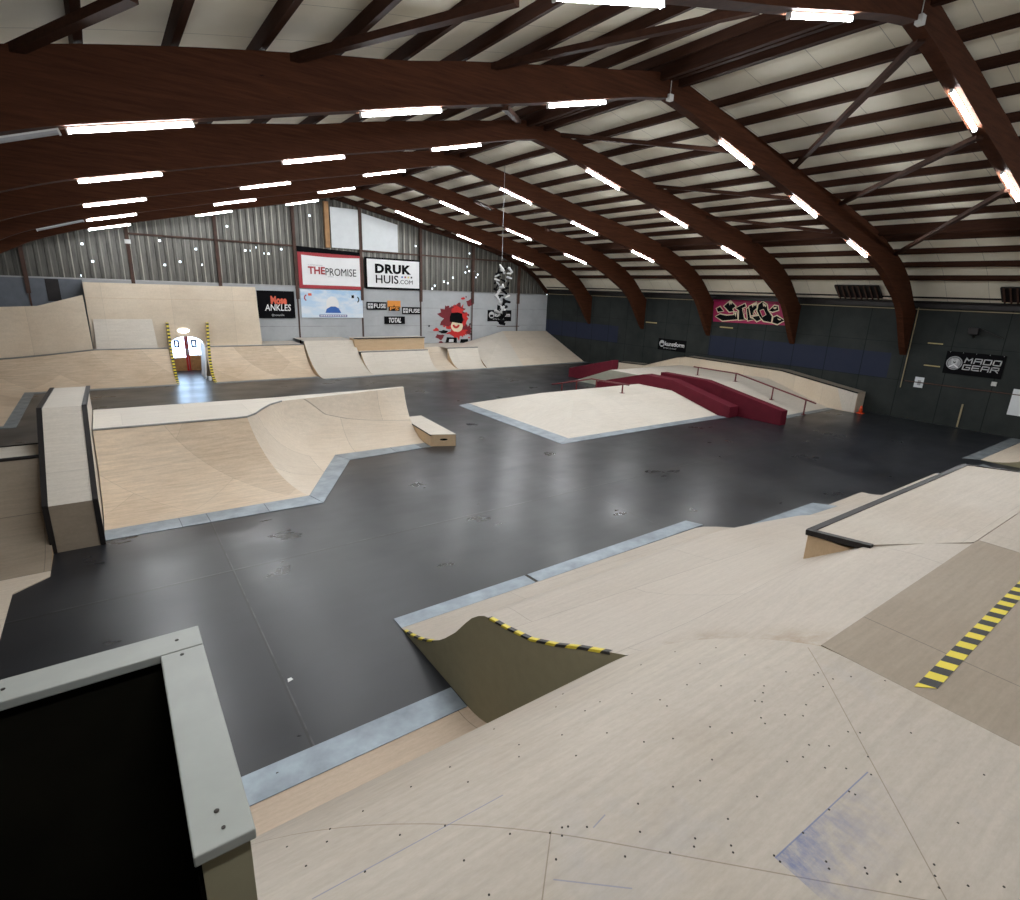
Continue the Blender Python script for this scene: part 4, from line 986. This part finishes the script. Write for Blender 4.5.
rect(fr_, 13.12, 13.80, 2.86, 3.10, 'black_print', r_, 'black_band', .005)
text("P'S", fr_, 13.2, 13.74, 2.89, 3.08, 'orange_print', r_, .007, bold=.03)
poly(fr_, [(13.42, 3.1), (13.5, 3.1), (13.46, 3.22)], 'black_print', r_, 'peak', .006)
r_ = thing('sign', (13.45, YF-.05, 2.1), 'black TOTAL sign with white slanted letters under the orange sign', 'sign')
panel(fr_, 12.85, 14.12, 2.13, 2.55, .02, 'black_print', r_)
text('TOTAL', fr_, 13.12, 13.88, 2.20, 2.48, 'banner_white', r_, .006, bold=.03, shear=.25)

# red splatter mural
r_ = thing('wall_mural', (17.2, YF-.02, 1.2), 'red paint splatter mural with a black capped grinning face on the grey wall', 'mural')
fr_ = plane_frame('far', .012)
rng = random.Random(3)
def blob(cx, cz, rx, rz, n, spike, mat, o, nm):
    pts = []
    for i in range(n):
        a = 2*PI*i/n; k = 1+spike*(rng.random()-.35)*(1 if i % 2 else .5)
        pts.append((cx+rx*k*math.cos(a), cz+rz*k*math.sin(a)))
    MB().add([fr_(cx, cz, o)]+[fr_(h, v, o) for h, v in pts], [(0, i+1, (i+1) % n+1) for i in range(n)]).build(nm, mat, r_)
def fpx(px, py): v = aty(px, py, YF); return v.x, v.z
for (px, py, w_, h_, n_, s_, mt, o_) in ((457, 321, .72, .85, 40, .75, 'bright_red', .001), (451, 317, .62, .5, 28, .95, 'dark_red', .0015), (457, 311, .46, .4, 26, .9, 'dark_red', .0017), (457, 312, .34, .3, 22, .9, 'bright_red', .002), (458, 332, .6, .26, 24, .9, 'bright_red', .002),
        (470, 303, .26, .2, 14, 1.0, 'dark_red', .001), (463, 298.5, .12, .08, 11, 1.0, 'bright_red', .001), (440, 337, .24, .15, 14, 1.0, 'dark_red', .001), (436, 329.5, .16, .08, 12, 1.0, 'bright_red', .001), (448, 307, .09, .07, 8, .8, 'dark_red', .001), (467, 330, .3, .26, 18, 1.0, 'dark_red', .0018),
        (431, 332, .26, .05, 12, .6, 'grey_print', .001), (443, 332, .26, .09, 12, .9, 'black_print', .0012), (468, 315, .08, .08, 8, .8, 'dark_red', .001), (444, 326, .07, .07, 8, .8, 'bright_red', .001), (470, 324, .07, .06, 8, .8, 'black_print', .001), (471, 334, .06, .05, 8, .8, 'black_print', .001), (429, 326, .06, .05, 8, .8, 'black_print', .001), (441, 342, .12, .06, 9, .9, 'dark_red', .001), (469, 337.5, .06, .04, 8, .8, 'bright_red', .001), (466, 297, .05, .05, 8, .8, 'dark_red', .001)):
    cx, cz = fpx(px, py); blob(cx, cz, w_, h_, n_, s_, mt, o_, 'splatter')
cx, cz = fpx(457, 326); blob(cx, cz, .42, .36, 18, .12, 'cream', .003, 'face')
cx, cz = fpx(456, 318); poly(fr_, [(cx-.45, cz-.22), (cx+.42, cz-.34), (cx+.5, cz-.16), (cx+.42, cz+.27), (cx+.1, cz+.34), (cx-.34, cz+.30), (cx-.44, cz+.08)], 'black_print', r_, 'cap', .004)
cx, cz = fpx(456, 325); poly(fr_, arcpoly(cx, cz+.05, .12, .26, PI*1.05, PI*1.95), 'bright_red', r_, 'mouth', .005)
cx, cz = fpx(451, 341); poly(fr_, [(cx-.42, cz-.15), (cx+.42, cz-.15), (cx+.4, cz+.2), (cx-.3, cz+.24)], 'black_print', r_, 'foot_block', .003)
cx, cz = fpx(452, 341); poly(fr_, [(cx-.24, cz-.06), (cx+.1, cz-.06), (cx+.1, cz+.12), (cx-.2, cz+.12)], 'silver_print', r_, 'foot_print', .004)
cx, cz = fpx(464, 341); poly(fr_, [(cx-.3, cz-.13), (cx+.3, cz-.11), (cx+.28, cz+.12), (cx-.25, cz+.12)], 'black_print', r_, 'foot_block', .003)

def kunst(fr2, h0, h1, v0, v1, lab, cat='sign'):
    r2_ = thing('sign', tuple(fr2((h0+h1)/2, v0)), lab, cat)
    panel(fr2, h0, h1, v0, v1, .02, 'black_print', r2_)
    w_ = h1-h0; hgt = v1-v0; sg = 1 if w_ > 0 else -1; rr_ = hgt*.30
    cx, cz = h0+sg*(rr_+.09), v0+hgt*.56
    poly(fr2, [(cx+rr_*math.cos(2*PI*i/20), cz+rr_*math.sin(2*PI*i/20)) for i in range(20)], 'silver_print', r2_, 'emblem', .005)
    rect(fr2, cx-sg*rr_*.6, cx+sg*rr_*.6, cz-rr_*.6, cz+rr_*.1, 'black_print', r2_, 'emblem_mark', .007)
    text('kunstform', fr2, cx+sg*(rr_+.03), h1-sg*.1, v0+hgt*.40, v0+hgt*.78, 'banner_white', r2_, .006, bold=.02)
    text('BMX SHOP', fr2, h0+w_*.22, h0+w_*.68, v0+hgt*.14, v0+hgt*.25, 'silver_print', r2_, .006)
kunst(plane_frame('far', .04), 19.85, 21.7, 2.28, 2.98, 'black kunstform sign on the grey wall behind the hanging shoe cluster')
kunst(plane_frame('right', .03), 20.4, 18.55, 1.40, 2.0, 'black kunstform sign low on the dark wall above the funbox')
# dark marks on the grey wall
tag(MB().box((20.6, YF-.03, 1.93), (22.4, YF-.005, 1.97)).build('wall_batten', 'post_brown'), 'thin dark batten on the grey wall under the kunstform sign', 'batten')

# graffiti banner
r_ = thing('graffiti_banner', (XR-.05, 15.4, 3.1), 'magenta banner with black and cream graffiti letters between two arch feet on the dark wall', 'banner')
fr_ = plane_frame('right', .03)
q = [atx(714, 299, XR), atx(785, 301, XR), atx(786, 325.5, XR), atx(713.5, 321.5, XR)]
MB().prism([Vector((XR-.03, v.y, v.z)) for v in q], (.02, 0, 0)).build('cloth', 'magenta', r_)
def gpx(X_, Y_): v = atx(700+X_/10.2, 290+Y_/10.2, XR-.03); return (v.y, v.z)
def grow(pts, d):
    n = len(pts); area = sum(pts[i][0]*pts[(i+1) % n][1]-pts[(i+1) % n][0]*pts[i][1] for i in range(n)); sg = 1 if area > 0 else -1
    out = []
    for i in range(n):
        a, b2, c2 = Vector(pts[i-1]), Vector(pts[i]), Vector(pts[(i+1) % n])
        e1 = (b2-a).normalized(); e2 = (c2-b2).normalized()
        nn = Vector((e1.y+e2.y, -(e1.x+e2.x)))*sg
        out.append(tuple(b2+nn.normalized()*d) if nn.length > 1e-6 else tuple(b2))
    return out
GS = [[(245,165),(310,110),(365,165),(330,195),(345,215),(300,222)], [(170,190),(205,170),(240,215),(185,222)], [(160,270),(205,248),(270,262),(350,255),(345,228),(375,225),(385,300),(230,312)],
      [(365,185),(460,140),(470,168),(430,185),(450,290),(475,302),(395,305),(400,210)], [(478,190),(495,185),(512,285),(560,300),(488,312)], [(500,170),(575,125),(580,185),(545,215),(575,250),(520,260)],
      [(535,275),(600,262),(622,300),(580,320)], [(598,150),(638,120),(682,150),(690,205),(735,270),(725,330),(650,315),(610,270),(585,215)], [(705,210),(760,160),(795,165),(800,205),(740,222)], [(740,332),(750,280),(785,265),(862,310),(790,348)]]
for i, g_ in enumerate(GS):
    pts = [gpx(*p_) for p_ in g_]
    poly(fr_, grow(pts, .055), 'cream', r_, 'letter_outline', .004+.0003*i)
    poly(fr_, pts, 'black_print', r_, 'letter', .008+.0003*i)
for g_ in ([(615,210),(648,200),(672,250),(640,272)], [(545,235),(560,232),(562,250),(548,252)], [(440,200),(452,198),(460,240),(446,245)]):
    pts = [gpx(*p_) for p_ in g_]; poly(fr_, grow(pts, .03), 'cream', r_, 'letter_outline', .012); poly(fr_, pts, 'magenta', r_, 'letter_counter', .013)
for g_ in ([(290,125),(310,112),(330,125),(322,150),(315,135),(305,158),(298,135)], [(528,150),(570,130),(578,145),(560,165),(552,150),(540,180)], [(640,130),(665,145),(680,160),(668,175),(660,160),(648,170)], [(345,232),(372,228),(365,275),(356,245)], [(745,180),(785,172),(780,190),(760,195)], [(790,290),(830,300),(820,310),(800,305)]):
    poly(fr_, [gpx(*p_) for p_ in g_], 'cream', r_, 'highlight', .014)

# MADD GEAR banner
r_ = thing('banner', (XR-.05, 6.4, 1.9), 'black MADD GEAR banner with a round silver emblem on the dark wall', 'banner')
fr_ = plane_frame('right', .03)
panel(fr_, 7.24, 5.55, 1.9, 2.69, .02, 'black_print', r_, 'cloth')
cx, cz, R_ = 6.95, 2.29, .24
poly(fr_, [(cx+R_*math.cos(2*PI*i/28), cz+R_*math.sin(2*PI*i/28)) for i in range(28)], 'grey_print', r_, 'emblem', .004)
poly(fr_, [(cx+R_*.86*math.cos(2*PI*i/28), cz+R_*.86*math.sin(2*PI*i/28)) for i in range(28)], 'black_print', r_, 'emblem_ring', .005)
poly(fr_, [(cx+R_*.8*math.cos(2*PI*i/28), cz+R_*.8*math.sin(2*PI*i/28)) for i in range(28)], 'grey_print', r_, 'emblem_disc', .006)
poly(fr_, [(cx+.11, cz+.13), (cx+.07, cz+.15), (cx, cz+.08), (cx-.07, cz+.15), (cx-.11, cz+.13), (cx-.08, cz-.06), (cx, cz-.02), (cx+.08, cz-.06)], 'silver_print', r_, 'emblem_mark', .008)
poly(fr_, [(cx+.045, cz+.03), (cx, cz-.01), (cx-.045, cz+.03), (cx-.03, cz+.06), (cx, cz+.03), (cx+.03, cz+.06)], 'black_print', r_, 'emblem_mark', .009)
poly(fr_, [(cx+.15, cz-.14), (cx, cz-.03), (cx-.15, cz-.14), (cx-.12, cz-.17), (cx, cz-.08), (cx+.12, cz-.17)], 'banner_white', r_, 'emblem_mark', .009)
ST = {'M': [[(0, 0), (.08, 1), (.5, .45), (.92, 1), (1, 0)]], 'A': [[(0, 0), (.05, 1), (1, 1), (1, 0)], [(0, .45), (1, .45)]], 'D': [[(0, 0), (.0, 1), (1, 1), (1, 0), (0, 0)]],
      'G': [[(1, 1), (0, 1), (0, 0), (1, 0), (1, .5), (.5, .5)]], 'E': [[(1, 1), (0, 1), (0, 0), (1, 0)], [(0, .5), (.9, .5)]], 'R': [[(0, 0), (0, 1), (1, 1), (1, .5), (0, .5)], [(.5, .5), (1, 0)]]}
def strokes(word, h0, h1, v0, v1, th, slant=.1):
    mb = MB(); n = len(word); cw = (h1-h0)/n
    for i, ch in enumerate(word):
        for pl in ST[ch]:
            for (a0, a1), (b0, b1_) in zip(pl, pl[1:]):
                def W(t, s_): return Vector((h0+cw*(i+.1+.74*t)+(h1-h0)/abs(h1-h0)*slant*(v1-v0)*s_, v0+(v1-v0)*s_))
                a, b2 = W(a0, a1), W(b0, b1_); d = (b2-a).normalized(); pn = Vector((-d.y, d.x))*th/2; e = d*th/2
                mb.add([fr_(*(a-pn-e), .006), fr_(*(b2-pn+e), .006), fr_(*(b2+pn+e), .006), fr_(*(a+pn-e), .006)], [(0, 1, 2, 3)])
    mb.build('lettering', 'silver_print', r_)
strokes('MADD', 6.68, 5.62, 2.34, 2.50, .034); strokes('GEAR', 6.70, 5.64, 2.10, 2.26, .034)
mb = MB()
for k in range(5): mb.add([fr_(7.15-k*.38, 2.66, .004), fr_(7.13-k*.38, 2.66, .004), fr_(7.13-k*.38, 2.675, .004), fr_(7.15-k*.38, 2.675, .004)], [(0, 1, 2, 3)])
mb.build('eyelet', 'silver_print', r_)

# small things on the dark wall
def onwall(name, h0, h1, v0, v1, th, mat, lab, cat):
    return tag(MB().box((XR-th, min(h0, h1), v0), (XR-.001, max(h0, h1), v1)).build(name, mat), lab, cat)
r_ = thing('notice_sheet', (XR-.01, 7.9, 1.25), 'small white notice sheet on the dark wall beside the vertical pipe', 'sheet')
MB().box((XR-.012, 7.74, 1.25), (XR-.001, 8.03, 1.64)).build('sheet', 'white_sheet', r_)
MB().box((XR-.014, 7.82, 1.34), (XR-.012, 7.93, 1.52)).build('print', 'grey_print', r_)
onwall('white_board', 5.14, 4.3, .76, 1.64, .03, 'white_sheet', 'large white board low on the dark wall below the black banner', 'board')
onwall('tan_strip', 7.9, 7.43, 2.89, 2.93, .02, 'tan_strip', 'short tan strip on the dark wall, the upper of two beside the black banner', 'strip')
onwall('tan_strip', 7.86, 7.35, 2.08, 2.12, .02, 'tan_strip', 'short tan strip on the dark wall, the lower of two beside the black banner', 'strip')
for px0, px1, py, lab in ((646, 657, 322, 'short tan strip on the dark wall between the third and fourth arch feet'), (720, 733, 327, 'faint tan strip on the dark wall under the graffiti banner')):
    a, b2 = atx(px0, py, XR), atx(px1, py+1, XR)
    onwall('tan_strip', a.y, b2.y, b2.z-.03, b2.z+.03, .02, 'tan_strip', lab, 'strip')
onwall('wooden_batten', 6.42, 6.37, .04, .88, .03, 'batten', 'thin wooden batten standing at the foot of the dark wall under the black banner', 'batten')
onwall('white_sensor', 5.76, 5.62, 1.65, 1.79, .06, 'housing_white', 'little white sensor box on the dark wall just under the black banner', 'box')
tag(MB().tube([(XR-.04, 8.44, 4.15), (XR-.04, 8.44, 1.17)], .02, 8).build('wall_pipe', 'batten'), 'thin tan pipe running down the dark wall beside the fifth arch foot', 'pipe')
tag(MB().bar((XR-.02, 8.35, 1.44), (XR-.02, 4.0, 1.46), .03, .03).build('wall_rail', 'post_brown'), 'thin brown batten running along the dark wall beneath the black banner', 'batten')
fd = thing('flood_light', (XR-.15, 6.6, 3.4), 'unlit black floodlight on a bracket on the dark wall above the black banner', 'lamp')
MB().box((XR-.22, 6.45, 3.32), (XR-.08, 6.75, 3.55)).build('head', 'steel_black', fd, bevel=.02)
MB().bar((XR-.08, 6.6, 3.3), (XR-.005, 6.6, 3.2), .04, .04).build('bracket', 'steel_black', fd)
MB().bar((XR-.05, 6.5, 3.55), (XR-.05, 5.8, 3.25), .03, .03).build('arm', 'steel_black', fd)
# stopcock pipes along the eave above the dark wall
for h, z_, lab in ((0.35, 4.52, 'upper dark pipe along the eave above the dark wall'), (.2, 4.36, 'lower dark pipe along the eave above the dark wall')):
    tag(MB().tube([(XR-h, 2, z_), (XR-h, 30, z_)], .035, 8).build('eave_pipe', 'steel_black'), lab, 'pipe')

for ya, yb, lab in ((9.6, 11.2, 'dark louvred vent above the dark wall between fifth and fourth arch feet'), (4.6, 6.0, 'dark louvred vent above the dark wall beyond the fifth arch foot')):
    u_ = 14.25; x_ = RX+u_
    vt = thing('eave_vent', (x_, ya, 4.55), lab, 'vent')
    MB().prism([(x_-.25, ya, deckz(u_-.25)-.1), (x_-.25, yb, deckz(u_-.25)-.1), (x_+.3, yb, deckz(u_+.3)-.02), (x_+.3, ya, deckz(u_+.3)-.02)], (-.05, 0, -.05)).build('panel', 'steel_black', vt)
    mb = MB()
    for k in range(8): mb.bar((x_-.33, ya+.1+k*(yb-ya-.2)/7, deckz(u_-.25)-.16), (x_+.2, ya+.1+k*(yb-ya-.2)/7, deckz(u_+.3)-.1), .05, .03)
    mb.build('slat', 'post_brown', vt)
# dark slot on the painted far wall
tag(MB().box((-1.82, YF-.02, 3.1), (-1.38, YF-.002, 3.98)).build('wall_recess_panel', 'steel_black'), 'narrow dark panel on the blue-grey wall above the corner wallride', 'panel')
# small lamp on the first gable post
tag(MB().box((1.1, YF-.2, 5.55), (1.32, YF-.13, 5.72)).build('gable_lamp', 'white_paint'), 'small white box on the brown gable post above the tall wallride', 'box')

# hanging shoe cluster: scraps in black and white on a wire
hc = thing('hanging_cluster', (11.65, 17, 5.15), 'cluster of black and white objects hanging on a long wire before the grey wall', 'decoration')
xw = aty(502, 262, 17).x; ztop = deckz(abs(xw-RX))
MB().tube([(xw, 17, ztop-.05), (xw, 17, 5.2)], .008, 6).build('wire', 'steel_grey', hc)
rng = random.Random(11)
for i in range(60):
    t = i/59
    py = 268+56*t; wd = 7.5*(1-.35*t) if t < .62 else 4.2
    px = 503-(2.5*t)+rng.uniform(-wd, wd)
    v = aty(px, py, 17+rng.uniform(-.18, .18))
    sz = rng.uniform(.075, .125)
    a = Vector((rng.uniform(-1, 1), rng.uniform(-1, 1), rng.uniform(-.8, .8))).normalized()
    b2 = a.cross(Vector((rng.uniform(-1, 1), rng.uniform(-1, 1), 1))).normalized(); c2 = a.cross(b2)
    mb = MB()
    q_ = [(-1.2, -.5), (-1.0, .45), (-.2, .3), (.5, .05), (1.15, -.1), (1.3, -.5)]
    mb.prism([v+a*x_*sz+b2*y_*sz-c2*sz*.35 for x_, y_ in q_], c2*sz*.7)
    mb.build('shoe', 'black_print' if (i % 2) or t > .8 else 'silver_print' if i % 3 else 'white_paint', hc, bevel=.02)
# scrap of paper on the floor
tag(MB().prism([(1.10, 5.47, .001), (1.16, 5.49, .001), (1.15, 5.53, .001), (1.11, 5.53, .001)], (0, 0, .004)).build('paper_scrap', 'white_paint'), 'tiny white paper scrap on the dark floor beside the long seam', 'paper')

# ------------------------------------------------------------------ world and view
w = bpy.data.worlds.new('world'); S.world = w; w.use_nodes = True
bg = w.node_tree.nodes['Background']; bg.inputs[0].default_value = (.82, .91, 1, 1); bg.inputs[1].default_value = 4.0
w.cycles.sampling_method = 'NONE'
S.view_settings.view_transform = 'Standard'; S.view_settings.look = 'None'; S.view_settings.gamma = 1
S.view_settings.use_curve_mapping = False
S.view_settings.exposure = 0.0
S.cycles.max_bounces = 6; S.cycles.diffuse_bounces = 4; S.cycles.glossy_bounces = 3
S.cycles.use_denoising = True
S.cycles.sample_clamp_indirect = 6.0
S.cycles.caustics_reflective = False; S.cycles.caustics_refractive = False
